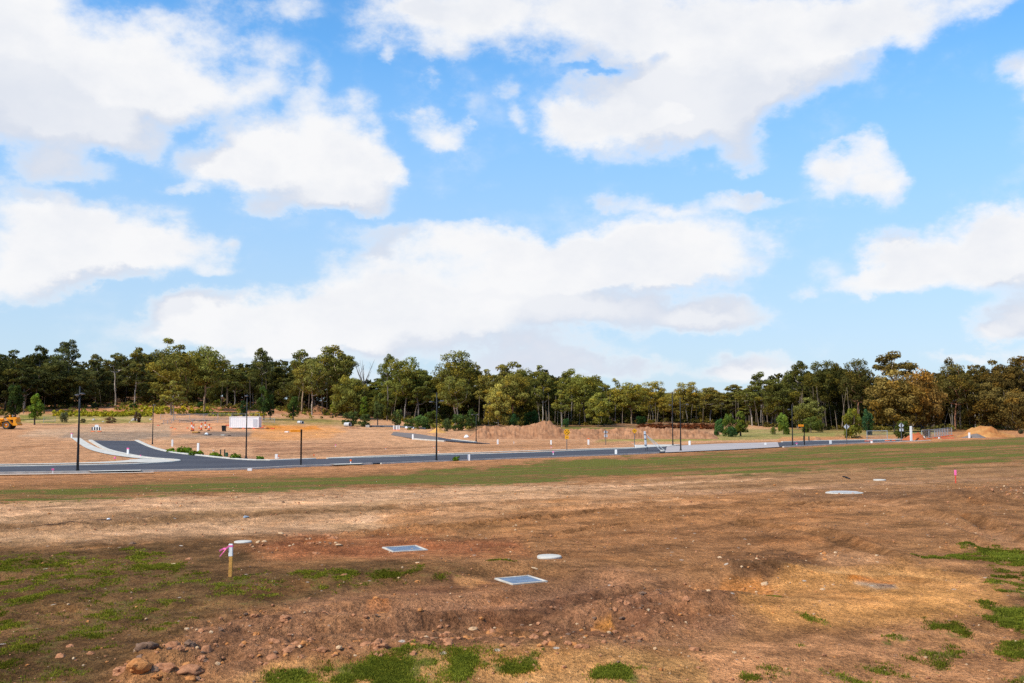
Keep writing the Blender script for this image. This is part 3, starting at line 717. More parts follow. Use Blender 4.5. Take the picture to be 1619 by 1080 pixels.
lamp(122.5, 746.5, 612, 'tall black street lamp with twin grey heads beside the main road at the far left', [(-3.5, 14), (4, 12)], .105)
lamp(389, 725.5, 624, 'tall black street lamp standing in front of the white container', [(-.9, 3)], .085)
lamp(690, 729, 621, 'black street lamp with small twin heads near the middle, beside a sand pile', [(-9, 15.5), (8.5, 14)], .09)
lamp(1076.3, 713, 629, 'black street lamp where the seal ends, right-hand one of the close pair', [(11, 11)], .09)
lamp(1063.8, 704.5, 621, 'black street lamp on the far verge, left-hand one of the close pair', [(-4, 20)], .09)
lamp(1253.2, 704.5, 640, 'black street lamp beside the orange street name blade on the right', [(-5, 8)], .09)
lamp(241, 702.5, 640, 'slender black street lamp with one round grey head beside the branch road', [(1.5, 1)], .075)
lamp(752.8, 698.5, 655, 'thin dark street lamp with a cross arm by the white debris and spoil heap', [(-6, 1), (2.5, 1)], .08)

def name_sign(px, base, top, x0, x1, y0, y1, label):
    p = onground(px, base); m = mpp(p.y); H = (base - top) * m
    o = thing('street_name_sign', label, 'street sign', p, 0, 'street name signs')
    MB().lathe([(.07, -.3), (.07, H), (.075, H), (.075, H + .03), (0, H + .03)], 10).build('post', M['black'], o, smooth=True)
    X0, X1, Z0, Z1 = (x0 - px) * m, (x1 - px) * m, (base - y1) * m, (base - y0) * m
    bl = MB().box(X0, X1, -.02, .02, Z0, Z1, 0, .01).build('blade', M['orange'], o)
    tx = MB(); n = 9; wd = (X1 - X0) * .82 / n; rnd = random.Random(5)
    for i in range(n):
        if i == 7: continue
        a = X0 + (X1 - X0) * .09 + i * wd; zc = (Z0 + Z1) / 2; h = (Z1 - Z0) * .27
        k = rnd.randrange(3)
        tx.box(a, a + wd * .22, -.026, -.0205, zc - h, zc + h)
        if k != 1: tx.box(a + wd * .23, a + wd * .78, -.026, -.0205, zc + h * .55, zc + h)
        if k != 2: tx.box(a + wd * .23, a + wd * .78, -.026, -.0205, zc - h, zc - h * .55)
    tx.build('lettering', M['orangedark'], bl)
    return o
name_sign(475.7, 737, 680, 458.2, 474.2, 680.2, 683.8, 'black post with a long orange street name blade in front of the orange diggings')
name_sign(1272, 704.3, 671.5, 1262.8, 1271.6, 671.6, 674.8, 'black post with a short orange street name blade before the dark green bushes')

def diamond(cx, cz, r): return [(cx - r, cz), (cx, cz - r), (cx + r, cz), (cx, cz + r)]
def warn_sign(px, base, cy, r, face, label, plate=None, hump=True, back=False, flower=False, group='road signs beside the new road'):
    p = onground(px, base); m = mpp(p.y); zc = (base - cy) * m; R = r * m
    o = thing('road_sign', label, 'road sign', p, 0, group)
    top = zc + R * .8
    MB().lathe([(.045, -.3), (.045, top), (0, top)], 8).build('post', M['darkgrey'], o, smooth=True).location = (0, .06, 0)
    f = MB().prism(diamond(0, zc, R), -.012, .012).build('sign_panel', M[face], o)
    if flower:
        fl = MB()
        for a in range(8):
            t_ = a * math.pi / 4 + .39; fl.prism([(R * .72 * math.cos(t_) + .16 * math.cos(k * 1.05), zc + R * .72 * math.sin(t_) + .16 * math.sin(k * 1.05)) for k in range(6)], -.008, .008)
        fl.build('scalloped_edge', M[face], f).location = (0, .021, 0)
    if back:
        MB().box(-.09, .09, -.03, -.0125, zc - R * .82, zc + R * .82).build('backing_rail', M['darkgrey'], f)
    elif hump:
        h = MB(); n = 10; hw = R * .42
        h.prism([(hw * math.cos(math.pi * k / n), zc - R * .12 + hw * .75 * math.sin(math.pi * k / n)) for k in range(n + 1)], -.02, -.0125)
        h.build('hump_symbol', M['black'], f)
        bd = MB()
        for s in range(4):
            q0, q1 = diamond(0, zc, R * .93)[s], diamond(0, zc, R * .93)[(s + 1) % 4]; i0, i1 = diamond(0, zc, R * .88)[s], diamond(0, zc, R * .88)[(s + 1) % 4]
            bd.prism([q0, q1, i1, i0], -.0165, -.0122)
        bd.build('border', M['black'], f)
    if plate:
        x0, x1, y0, y1 = plate
        q = MB().box((x0 - px) * m, (x1 - px) * m, -.012, .012, (base - y1) * m, (base - y0) * m).build('lower_plate', M[face], o)
        if back: MB().box(-.06, .06, -.03, -.0125, (base - y1) * m + .02, (base - y0) * m - .02).build('backing_rail', M['darkgrey'], q)
        else: MB().box((x0 - px) * m * .35, (x1 - px) * m * .35, -.02, -.0125, (base - (y0 + y1) / 2 - .7) * m, (base - (y0 + y1) / 2 + .7) * m).build('plate_figures', M['orangedark'], q)
    return o
warn_sign(896.3, 712.6, 683.6, 4.3, 'yellow', 'yellow warning sign with a scalloped edge and a smaller plate below', (893.2, 899.4, 689, 694.3), flower=True)
warn_sign(1003.5, 708.6, 681.6, 4.4, 'yellow', 'plain yellow diamond warning sign with a black hump, no plate, left of the braced post')
warn_sign(957.8, 703.4, 683.4, 3.4, 'signwhite', 'grey back of a narrow diamond sign before the long spoil heap', (955.4, 960.4, 687, 691.3), back=True)
warn_sign(1339, 702, 675, 4.6, 'signwhite', 'white back of a large diamond sign standing before the round yellow-green bush', back=True)
warn_sign(1425.6, 697.6, 673, 4.4, 'signwhite', 'white back of a diamond sign over two squares, beside the red heap', (1422.4, 1428.8, 677.8, 682), back=True)

# ------------------------------------------------------------------ marker posts and survey pegs
def post(px, base, top, label, w=.11, cap=None, pm='white', grp='white marker posts beside the roads'):
    p = onground(px, base); m = mpp(p.y); H = (base - top) * m; w = max(w, .55 * m)
    o = thing('marker_post', label, 'marker post', p, random.uniform(-.3, .3), grp)
    MB().box(-w, w, -w * .5, w * .5, -.25, H, 0, .015).build('post', M[pm], o)
    if cap: MB().box(-w * 1.08, w * 1.08, -w * .6, w * .6, H * .84, H + .01, 0, .01).build('cap', M[cap], o)
    return o
for a in [(113.2, 692.6, 685, 'white marker post with a pink tip at the top end of the curving footpath', .12, 'pink'), (202.3, 719.8, 708.6, 'white marker post with a dark pink top between footpath and branch road', .12, 'pink'),
          (272.4, 706, 695.3, 'white marker post in bare earth, behind the weeds by the bend'), (313.2, 715.3, 700.8, 'tall white marker post standing in the green weeds by the bend', .13),
          (437, 725, 718, 'short white marker post just past the kerb, right of the container lamp', .13), (741.2, 727.3, 718.6, 'white marker post on the near verge just right of the middle lamp', .13),
          (652.8, 694.2, 686.8, 'white marker post at the end of the side road kerb', .14), (787, 702.4, 695, 'white marker post in front of the large concrete pipe', .12), (871.3, 703, 696.4, 'thin white marker post in front of the heap, left of the scalloped sign', .1),
          (930.4, 703.2, 693.5, 'white marker post between the scalloped sign and the grey sign back', .13, 'hivis'), (974, 718.4, 711, 'white marker post on the near verge, left of the braced post', .13), (1090.3, 704.4, 697, 'white marker post on bare earth, right of the pair of lamps', .14),
          (1210.3, 703.9, 700.3, 'low white marker post on the far edge of the unsealed road', .14), (1313.3, 702.5, 696.5, 'white marker post beside the road, left of the large diamond sign back', .15), (1460.4, 696, 690, 'white marker post at the right foot of the red clay heap', .15),
          (1532.6, 692.6, 684.2, 'white marker post in front of the orange and yellow clay mound', .14), (1440.7, 697.2, 674, 'tall white post with a pink band at the red clay heap', .16), (1484.8, 693.6, 691, 'low white marker post in front of the right-hand wire fence', .13),
          (395, 744.2, 740.6, 'stubby pale blue-white post at the near kerb opposite the junction', .17), (1005, 709, 703.5, 'small white post at the foot of the plain yellow diamond sign', .1),
          (1003.2, 704.6, 700.3, 'thin white peg just behind the plain yellow sign', .06), (1378, 700.2, 696.6, 'white and red fence foot post left of the temporary panel', .14, 'hivis')]:
    post(*a[:4], *(a[4:5] or (.11,)), cap=a[5] if len(a) > 5 else None)
def peg(px, base, top, label, body='wood', head='pink', hw=.05, frac=.4):
    p = onground(px, base); m = mpp(p.y); H = (base - top) * m; hw = max(hw, .45 * m)
    o = thing('survey_peg', label, 'survey peg', p, random.uniform(-.4, .4), 'survey pegs along the lots')
    MB().box(-hw * .5, hw * .5, -hw * .4, hw * .4, -.2, H * (1 - frac), 0, .006).build('stake', M[body], o)
    MB().box(-hw, hw, -hw * .62, hw * .62, H * (1 - frac), H, 0, .008).build('painted_top', M[head], o)
    return o
for a in [(83.6, 747.5, 741, 'white and red survey peg on the near road edge, left of the twin-headed lamp', 'white', 'pink', .09), (181.5, 729.6, 722.6, 'pink-topped wooden survey peg in front of the curving footpath', 'wood', 'pink', .08),
          (222.3, 722.8, 719.5, 'small pink survey peg at the kerb of the branch road', 'white', 'pink', .07), (554.6, 734, 726.6, 'white survey peg with an orange top beside the near driveway slab', 'white', 'hivis', .08),
          (874.7, 719.5, 713.6, 'bright pink survey peg on the near road edge below the scalloped sign', 'white', 'pink', .09), (1259.8, 704, 700.4, 'pink survey peg between the right-hand lamp and the name blade', 'white', 'pink', .12),
          (1511, 764, 743.5, 'survey peg with a pink bag over its top, alone in the field at the right', 'red', 'pink', .055), (440.5, 724.6, 720.3, 'low orange survey peg close beside the short white marker post', 'white', 'hivis', .06),
          (496.3, 723.2, 718.4, 'small orange survey peg behind the kerb, right of the orange name blade', 'wood', 'hivis', .06), (530.5, 706.8, 702.9, 'small pink survey peg in the dark streaks of the bare lot', 'white', 'pink', .06),
          (610, 710, 707, 'tiny orange survey peg in the bare lot below the side road', 'white', 'hivis', .06), (686, 708.5, 706, 'tiny orange survey peg behind the middle lamp', 'white', 'hivis', .06), (693.4, 715, 711.6, 'small orange survey peg just right of the foot of the middle lamp', 'white', 'hivis', .06),
          (812.5, 702.2, 698.5, 'thin pale survey peg right of the large concrete pipe', 'white', 'signwhite', .05), (871.3, 708.8, 706.5, 'tiny pink survey peg beside the footpath, left of the scalloped sign', 'white', 'pink', .06), (999.6, 702, 699.6, 'tiny orange survey peg behind the plain yellow sign', 'white', 'hivis', .06),
          (337.2, 717, 711.2, 'thin pale survey peg left of the green posts', 'wood', 'signwhite', .05), (1536.5, 690.5, 688.2, 'small white and red peg in front of the orange clay mound', 'white', 'red', .07)]:
    peg(*a)

# the near stake with flagging tape
p = onground(364, 917); m = mpp(p.y); H = 50.5 * m; hw = 3.1 * m
o = thing('survey_stake', 'wooden survey stake with a white painted top and pink flagging tape, in the near field', 'survey stake', p)
mb = MB(); mb.box(-hw * .88, hw * .88, -hw * .5, hw * .5, -.15, H * .63, 0, .006); mb.build('stake', M['wood'], o).rotation_euler = (0, .02, 0)
MB().box(-hw, hw, -hw * .6, hw * .6, H * .62, H, 0, .006).build('painted_top', M['white'], o)
rb = MB(); z0 = H * .94
rb.box(-hw * 1.06, hw * 1.06, -hw * .68, hw * .68, z0 - .018, z0 + .014)
def ribbon(pts, wd):
    n = len(pts); vs = []
    for x, y, z in pts: vs += [(x, y, z - wd / 2), (x, y + .008, z + wd / 2)]
    return vs, [(2 * i, 2 * i + 2, 2 * i + 3, 2 * i + 1) for i in range(n - 1)]
for pts, wd in ([(-hw, -.03, z0 - .01), (-hw - 4 * m, -.05, z0 - .02 - 2.2 * m), (-hw - 8 * m, -.02, z0 - 4.2 * m), (-hw - 13.4 * m, -.06, z0 - 7 * m)], .032), ([(-hw, -.035, z0 - .02), (-hw - 3 * m, -.06, z0 - 3.5 * m), (-hw - 8 * m, -.03, z0 - 9.5 * m), (-hw - 12.5 * m, -.07, z0 - 15.5 * m)], .026):
    rb.add(*ribbon(pts, wd))
rb.build('flagging_tape', M['pink'], o)

# ------------------------------------------------------------------ pits and covers in the field
def grate(px, py, wpx, dpx, yaw, label):
    p = onground(px, py); m = mpp(p.y); W = wpx * m / 2; D = W * dpx
    o = thing('drain_pit', label, 'drain pit', (p.x, p.y, p.z + .015), yaw, 'square drain pits in the field')
    fr = MB(); a, b = W, D; t_ = W * .13
    fr.box(-a, a, -b, -b + t_, -.3, .014, 0, .008); fr.box(-a, a, b - t_, b, -.3, .014, 0, .008); fr.box(-a, -a + t_, -b + t_, b - t_, -.3, .014, 0, .008); fr.box(a - t_, a, -b + t_, b - t_, -.3, .014, 0, .008)
    fr.build('concrete_surround', M['rim'], o)
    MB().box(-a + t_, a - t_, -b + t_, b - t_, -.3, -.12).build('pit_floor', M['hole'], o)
    g = MB(); x0, x1, y0, y1 = -a + t_, a - t_, -b + t_, b - t_
    n = 13
    for i in range(n): xx = x0 + (x1 - x0) * (i + .5) / n; g.box(xx - .012, xx + .012, y0, y1, -.03, .004)
    for i in range(5): yy = y0 + (y1 - y0) * i / 4; g.box(x0, x1, max(y0, yy - .02), min(y1, yy + .02), -.035, -.002)
    g.build('grate', M['grate'], o); return o
grate(640, 868.6, 57, 1.0, .42, 'square drain pit with a blue-grey grate, the farther of two')
grate(823.5, 918.3, 62, 1.0, .48, 'square drain pit with a blue-grey grate, the nearer of two, pale concrete rim')
def cover(px, py, wpx, label, pit=.02, ribs=False, mt='concrete'):
    p = onground(px, py); m = mpp(p.y); R = wpx * m / 2
    o = thing('manhole_cover', label, 'manhole cover', (p.x, p.y, p.z + .02), 0, 'round concrete covers in the field')
    MB().lathe([(R * 1.0, -.25), (R, pit), (R * .96, pit + .012), (R * .86, pit + .012), (R * .86, pit - .005)], 36).build('ring', M[mt], o, smooth=False)
    MB().lathe([(R * .85, pit - .03), (R * .85, pit + .008), (R * .82, pit + .014), (0, pit + .018)], 36).build('lid', M[mt], o, smooth=False)
    if ribs:
        g = MB(); n = 17
        for i in range(1, n): x = -R * .8 + R * 1.6 * i / n; h = math.sqrt(max(0, (R * .8) ** 2 - x * x)); g.box(x - .02, x + .02, -h, h, pit + .016, pit + .045)
        g.build('ribs', M['pipe'], o)
    return o
cover(868.5, 882.3, 38, 'round pale concrete manhole cover behind the nearer drain pit')
cover(1335, 779.6, 58, 'large pale ribbed round cover flush in the dark soil at the right', .0, True).scale = (1, .8, 1)
cover(1390.8, 759.8, 19, 'small pale round cover farther back, beyond the large ribbed one', .03)
cover(384, 857.6, 27, 'flat pale round cover just behind the near survey stake', .0)

# ------------------------------------------------------------------ site container, loader, barricades, pipes
p = onground(388, 677.5); m = mpp(p.y); W = 45.5 * m; Hc = 18.6 * m; Dp = 2.44
o = thing('site_container', 'long white site container on low blocks behind the bare lot', 'container', p, .03)
b = MB(); n = 56; zb, zt = .16, Hc
def wavy(x0, x1, y, sgn, n):
    vs = []; k = 0
    for i in range(n + 1):
        x = x0 + (x1 - x0) * i / n; d = .012 if (i // 2) % 2 else 0.
        vs += [(x, y + sgn * d, zb + .16), (x, y + sgn * d, zt - .12)]
    return vs, [(2 * i, 2 * i + 2, 2 * i + 3, 2 * i + 1) for i in range(n)]
b.add(*wavy(-W / 2 + .1, W / 2 - .1, -Dp / 2 + .03, 1, n)); b.add(*wavy(W / 2 - .1, -W / 2 + .1, Dp / 2 - .03, -1, n))
b.box(-W / 2 + .02, -W / 2 + .06, -Dp / 2 + .1, Dp / 2 - .1, zb + .1, zt - .1); b.box(W / 2 - .06, W / 2 - .02, -Dp / 2 + .1, Dp / 2 - .1, zb + .1, zt - .1)
b.box(-W / 2 + .05, W / 2 - .05, -Dp / 2 + .05, Dp / 2 - .05, zt - .06, zt - .02)
body = b.build('body', M['whitebox'], o)
f = MB()
for sx in (-1, 1):
    for sy in (-1, 1):
        x, y = sx * (W / 2 - .06), sy * (Dp / 2 - .06); f.box(x - .075, x + .075, y - .075, y + .075, zb, zt + .02, 0, .015)
for sy in (-1, 1):
    y = sy * (Dp / 2 - .05)
    f.box(-W / 2 + .02, W / 2 - .02, y - .05, y + .05, zb + .01, zb + .17); f.box(-W / 2 + .02, W / 2 - .02, y - .05, y + .05, zt - .13, zt + .01)
f.build('frame', M['whitebox'], o)
MB().box(W * .31, W * .445, -Dp / 2 - .012, -Dp / 2 + .02, zb + .2, zt - .5, 0, .01).build('door', M['signwhite'], o)
for x, c in ((-W * .44, 'red'), (-W * .14, 'hole'), (-W * .02, 'red'), (W * .18, 'hole'), (W * .34, 'red')):
    MB().box(x - .22, x + .22, -Dp / 2 - .06, -Dp / 2 + .3, -.1, zb - .004, 0, .02).build('support_block', M[c], o)

# wheel loader, side on, its front beyond the frame
p = onground(14.4, 678.6); m = mpp(p.y); q = lambda px, py: ((px - 14.4) * m, (678.6 - py) * m)
o = thing('wheel_loader', 'old yellow wheel loader parked at the left edge by the round green tree', 'wheel loader', p, 0)
Lw = 2.3
def lprism(name, pts, y0, y1, mt, parent=o): return MB().prism([q(*a) for a in pts], y0, y1).build(name, M[mt], parent)
eng = lprism('engine_cover', [(12, 660.2), (27.6, 659.6), (28.6, 660.6), (28.2, 662.2), (24.5, 662.2), (24.3, 664), (13, 663.2)], -.62, .62, 'plant')
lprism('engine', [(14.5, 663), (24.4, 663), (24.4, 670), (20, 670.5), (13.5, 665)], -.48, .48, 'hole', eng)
lprism('counterweight', [(24.4, 662), (27.9, 662), (28.4, 667.5), (31.2, 671), (30.8, 672.8), (24, 673), (21.6, 670.5), (24.4, 669)], -.95, .95, 'plant')
for s in (-1, 1):
    y0, y1 = (s * .55, s * 1.2) if s > 0 else (-1.2, -.55)
    fd = MB(); top = [(2.5, 665.8), (10, 665.6), (16.8, 664.4), (18.6, 665), (22.8, 669.8)]
    fd.prism([q(*a) for a in top] + [q(a[0] - .3, a[1] + .75) for a in reversed(top)], y0, y1); fd.build('fender', M['plant'], o)
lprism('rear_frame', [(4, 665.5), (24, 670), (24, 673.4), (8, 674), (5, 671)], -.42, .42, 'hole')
tk = MB(); a0 = q(1.6, 662.8); tk.lathe([(0, a0[0]), (1.75 * m, a0[0]), (1.75 * m, q(8.6, 0)[0]), (0, q(8.6, 0)[0])], 14, 0, 'x', (0, -.72, a0[1])); tk.build('hydraulic_tank', M['plant'], o, smooth=False)
ac = MB(); cx_, cz_ = q(15.2, 660); ac.lathe([(.17, 0), (.17, .22), (.2, .24), (.2, .36), (.09, .40), (.09, .46), (0, .46)], 12, 0, 'z', (cx_, 0, cz_)); ac.build('air_cleaner', M['plant'], o)
ex = MB(); cx_, cz_ = q(18.9, 660); ex.tube([(cx_, .1, cz_ - .1), (cx_, .1, cz_ + .25), (cx_ - .02, .1, cz_ + .46)], .075, 10); ex.build('exhaust_pipe', M['galv'], o)
def wheel(cxp, yy):
    R = 6.65 * m; cx_ = (cxp - 14.4) * m; w_ = .26
    tw = MB(); tw.lathe([(R * .58, -w_), (R * .93, -w_), (R, -w_ * .7), (R, w_ * .7), (R * .93, w_), (R * .58, w_), (R * .58, -w_)], 28, 0, 'y', (cx_, yy, R))
    for k in range(22):
        a = 2 * math.pi * k / 22; c_, s_ = math.cos(a), math.sin(a)
        for sg in (-1, 1):
            v = [(r_ * math.cos(a + da), sg * yv, r_ * math.sin(a + da)) for r_ in (R * .98, R * 1.035) for da, yv in ((-.05, .02), (.05, .02), (.16, w_ * .85), (.06, w_ * .85))]
            tw.add([(x + cx_, y + yy, z + R) for x, y, z in v], [(0, 1, 2, 3), (4, 5, 6, 7), (0, 1, 5, 4), (1, 2, 6, 5), (2, 3, 7, 6), (3, 0, 4, 7)])
    ty = tw.build('wheel', M['tyre'], o)
    rm = MB(); sg = -1 if yy < 0 else 1
    rm.lathe([(R * .58, sg * w_ * .9), (R * .5, sg * w_ * .9), (R * .46, sg * w_ * .3), (R * .22, sg * w_ * .25), (R * .2, sg * w_ * .8), (0, sg * w_ * .85)], 22, 0, 'y', (cx_, yy, R)); rm.build('rim', M['plant'], ty)
    MB().lathe([(R * .2, sg * w_ * .85), (R * .14, sg * w_ * .98), (0, sg * w_)], 12, 0, 'y', (cx_, yy, R)).build('hub', M['galv'], ty)
for cxp in (14.4, -14): 
    for yy in (-.86, .86): wheel(cxp, yy)
lprism('front_frame', [(-20, 662), (-8, 661), (4.8, 664.6), (5.4, 671.5), (6, 673.6), (0, 675), (-20, 674)], -.5, .5, 'plant')
lprism('ladder', [(.5, 667), (2.0, 667), (4.6, 673), (3.8, 674.2), (2, 675.4)], -1.0, -.6, 'plant')
for s in (-1, 1): lprism('lift_arm', [(-8, 659), (-6, 661), (-34, 674), (-36, 672)], s * .6 - .09, s * .6 + .09, 'plant')
lprism('bucket', [(-34, 664), (-30, 677), (-44, 677.6), (-38, 675), (-36, 669)], -1.3, 1.3, 'plant')
cb = MB()
for x in (-13, -5):
    for s in (-1, 1): a = q(x, 662); b_ = q(x, 646); cb.box(a[0] - .05, a[0] + .05, s * .62 - .05, s * .62 + .05, a[1], b_[1])
a = q(-14.5, 646); b_ = q(-3.5, 645); cb.box(a[0], b_[0], -.8, .8, a[1], b_[1]); cb.build('canopy', M['plant'], o)

def barricade(px, base, x0, x1, ytop, ybot, stripes, label, light=None):
    p = onground(px, base); m = mpp(p.y); o = thing('road_barricade', label, 'barricade', p, 0, 'striped road barricades')
    X0, X1, Z0, Z1 = (x0 - px) * m, (x1 - px) * m, (base - ybot) * m, (base - ytop) * m
    bd = MB().box(X0, X1, -.03, .03, Z0, Z1, 0, .01).build('board', M['white'], o)
    st = MB()
    for a, b in stripes: st.box((a - px) * m, (b - px) * m, -.042, -.0305, Z0 + .01, Z1 - .01)
    st.build('stripes', M['black'], bd)
    for s in (X0 + .25, X1 - .25):
        MB().box(s - .04, s + .04, .035, .09, .12, Z1 - .02).build('leg', M['galv'], o)
        MB().box(s - .3, s + .3, -.2, .3, -.05, .11, 0, .03).build('foot', M['hivis'], o)
    if light:
        a, b, c, d = light; MB().prism([((a - px) * m, Z1 + .002), ((b - px) * m, Z1 + .002), ((b - px - 1) * m, Z1 + (ytop - c) * m), ((a - px + 1) * m, Z1 + (ytop - c) * m)], .0, .04).build('sheet', M['plastic'], o)
    return o
barricade(152, 682.6, 144.6, 159.6, 675.2, 680.2, [(144.8, 146.6), (148.6, 150.6), (152.4, 154.6), (156.4, 158.4)], 'black and white striped barricade at the end of the branch road, left', (149, 156, 671.6, 0))
barricade(628, 680.3, 621.8, 631.8, 672.8, 679.5, [(623.6, 624.8), (628.6, 629.8), (625.4, 626)], 'narrow black and white striped barricade at the end of the side road in the middle')

def pipe(px, base, dpx, lpx, yaw, label, tilt=0.):
    p = onground(px, base); m = mpp(p.y); R = dpx * m / 2; L = lpx * m
    o = thing('concrete_pipe', label, 'concrete pipe', (p.x, p.y, p.z + R * .96), yaw, 'lengths of concrete pipe')
    a = MB(); a.lathe([(R * .78, -L / 2), (R, -L / 2), (R, L / 2 - L * .16), (R * 1.08, L / 2 - L * .14), (R * 1.08, L / 2), (R * .78, L / 2), (R * .78, -L / 2)], 28, 0, 'x'); a.build('barrel', M['pipe'], o, smooth=False)
    MB().lathe([(R * .775, -L * .1), (0, -L * .1)], 24, 0, 'x').build('dark_bore', M['hole'], o)
    return o
pipe(795.5, 693.6, 8.8, 13, -.95, 'large pale concrete pipe, open end showing, in front of the spoil heap')
pipe(549.5, 674.8, 7.0, 10, -.55, 'white concrete pipe lying on pale rubble by the shrubs')
pipe(474, 670, 4.6, 8, -.75, 'short pale pipe on the far grass, left one of a touching pair')
pipe(477.5, 670.2, 4.4, 6, -1.0, 'shorter pale pipe on the far grass, right one of a touching pair')

# ------------------------------------------------------------------ heaps
def heap(name, label, stations, base_py, depth, mt, seed, rough=.25, n_across=26, dens=3):
    """stations: (px, crest_py); a ridge following them, base at base_py in front"""
    xs = np.array([s[0] for s in stations], float); ys = np.array([s[1] for s in stations], float)
    n = int((xs[-1] - xs[0]) * dens) + 2; px = np.linspace(xs[0], xs[-1], n); cy = np.interp(px, xs, ys)
    P = [at(a, base_py(a) if callable(base_py) else base_py) for a in px]; H = np.array([max(0, (project(np.array([p.x]), np.array([p.y]), np.array([p.z]))[1][0] - c)) * mpp(p.y + depth * .4) for p, c in zip(P, cy)])
    c0 = P[n // 2]; vs = []
    tt = np.linspace(0, 1, n_across + 1)
    prof = np.where(tt < .5, sstep(0, .5, tt) * .5 + tt, 1 - sstep(.5, 1, tt))
    for i, p in enumerate(P):
        for k, t_ in enumerate(tt):
            x = p.x + (p.x - CX * 0) * 0; y = p.y + depth * t_; x = p.x * (y / p.y)
            z = H[i] * min(1, prof[k])
            nn = float(fbm(np.array([x * .8 + seed]), np.array([y * .8]), 4, seed)[0]) - .5; n2 = float(vnoise(np.array([x * 2.7]), np.array([y * 2.7 + seed]), seed)[0]) - .5
            z += (nn * 2.4 + n2 * .7) * rough * min(1, H[i]) * math.sin(math.pi * min(1, t_ * 1.02)) ** .6
            vs.append((x - c0.x, y - c0.y, float(G(x, y)) + z - .08 - c0.z))
    k = n_across + 1
    mb = MB(); mb.add(vs, [(i * k + j, (i + 1) * k + j, (i + 1) * k + j + 1, i * k + j + 1) for i in range(n - 1) for j in range(n_across)])
    o = mb.build(name, M[mt], loc=c0, smooth=True); return tag(o, label, 'earth heap')
heap('spoil_heap', 'long heap of loose pinkish brown spoil running along the forest edge', [(738, 694.5), (748, 686), (756, 679), (767, 675.5), (775, 676), (781, 674.5), (796, 677), (817, 674.5), (829, 674.5), (840, 671.5), (852, 668.5), (862, 666.3), (872, 670), (880, 675.5), (900, 679.5), (930, 679.5), (960, 679), (985, 678.5), (1010, 677), (1030, 676.5), (1050, 678), (1075, 679.5), (1100, 682), (1122, 686), (1135, 692)], 694.6, 9., 'spoil', 3, .42)
heap('sand_pile', 'small pile of clean yellow sand at the side road, behind the middle lamp', [(672, 684.5), (680, 683), (686, 679), (690, 676), (694, 676.5), (699, 680), (706, 684)], 684.6, 6., 'sandpile', 5, .1, 18)
heap('clay_mound', 'broad mound of orange and yellow clay at the right in front of the trees', [(1512, 691), (1524, 686), (1535, 677.5), (1543, 674.5), (1555, 673), (1566, 674.5), (1576, 679), (1585, 683.5), (1600, 687), (1606, 688.5)], 691.6, 8., 'orangespoil', 9, .3, 24)
heap('clay_heap', 'red clay heap with a dark left flank between the sign back and the fence', [(1416, 697), (1426, 695), (1436, 690), (1446, 685.5), (1452, 685), (1459, 689), (1463, 694), (1468, 696)], 697., 6., 'redspoil', 11, .3, 20)
heap('rubble_heap', 'low pile of pale rubble under the white pipe by the shrubs', [(538, 678.5), (546, 676.5), (552, 675), (560, 674.6), (567, 677), (573, 678.6)], 678.8, 4., 'spoil', 13, .4, 16)
heap('grey_heap', 'low greyish mound with a fence foot, left part of the right-hand clay mound', [(1516, 692.4), (1526, 690), (1535, 686.8), (1545, 686), (1555, 689.5), (1560, 692)], 692.6, 3., 'greygravel', 17, .2, 14)
heap('earth_mound', 'low tan mound on the hillside below the gums, right of the small round tree', [(486, 651.5), (494, 646), (502, 642), (510, 643.5), (520, 648), (526, 651)], 652, 6., 'spoil', 19, .2, 16)
for k, (a, b_, c_) in enumerate([(1340, 1372, 692.5), (1286, 1300, 695.5)]):
    heap('earth_heap', ['low dark ridge of earth beside the round bush on the right', 'small clump of dug earth and roots by the dark green posts on the right'][k], [(a, c_ + .6), (a + (b_ - a) * .3, c_ - (2.2 if k == 0 else 5)), (a + (b_ - a) * .6, c_ - (3 if k == 0 else 4)), (b_, c_ + .6)], c_ + .6, 3., 'orangespoil' if k == 0 else 'spoil', 23 + k, .5, 14)

# ------------------------------------------------------------------ fences
def fence(name, label, pts, h_px, posts_every, wires, group=None, feet=False, cat='wire fence', mesh=True):
    """pts: photo pixels along the foot; mesh of thin wires between round posts"""
    P = [onground(*a) for a in pts]; c0 = P[0]; o = thing(name, label, cat, c0, 0, group); H = h_px * mpp(c0.y)
    L = [(b - a).length for a, b in zip(P, P[1:])]; tot = sum(L); n = max(1, round(tot / posts_every))
    def along(s):
        for a, b, l in zip(P, P[1:], L):
            if s <= l + 1e-6: return a + (b - a) * min(1, s / l)
            s -= l
        return P[-1]
    pos = [along(tot * i / n) - c0 for i in range(n + 1)]
    wr = MB(); r = .007
    for i, p_ in enumerate(pos):
        MB().tube([p_ + Vector((0, 0, -.2)), p_ + Vector((0, 0, H))], .05, 8).build('post', M['galv'], o)
        if feet: MB().box(p_.x - .35, p_.x + .35, p_.y - .12, p_.y + .12, p_.z - .1, p_.z + .13, 0, .03).build('foot', M['hivis'], o)
    rl = MB()
    for i in range(n):
        a, b = pos[i], pos[i + 1]
        for z, rr in ((H - .05, .035), (.16, .03)): rl.tube([a + Vector((0, 0, z)), b + Vector((0, 0, z))], rr, 5, cap=False)
        k = max(3, int((b - a).length / .22))
        for j in range(1, k):
            c = a + (b - a) * j / k; wr.tube([c + Vector((0, 0, .16)), c + Vector((0, 0, H - .05))], r, 3, cap=False)
        for j in range(1, wires): z = .16 + (H - .21) * j / wires; wr.tube([a + Vector((0, 0, z)), b + Vector((0, 0, z))], r, 3, cap=False)
    rl.build('rail', M['galv'], o); 
    if mesh: wr.build('wire_mesh', M['galv'], o)
    return o
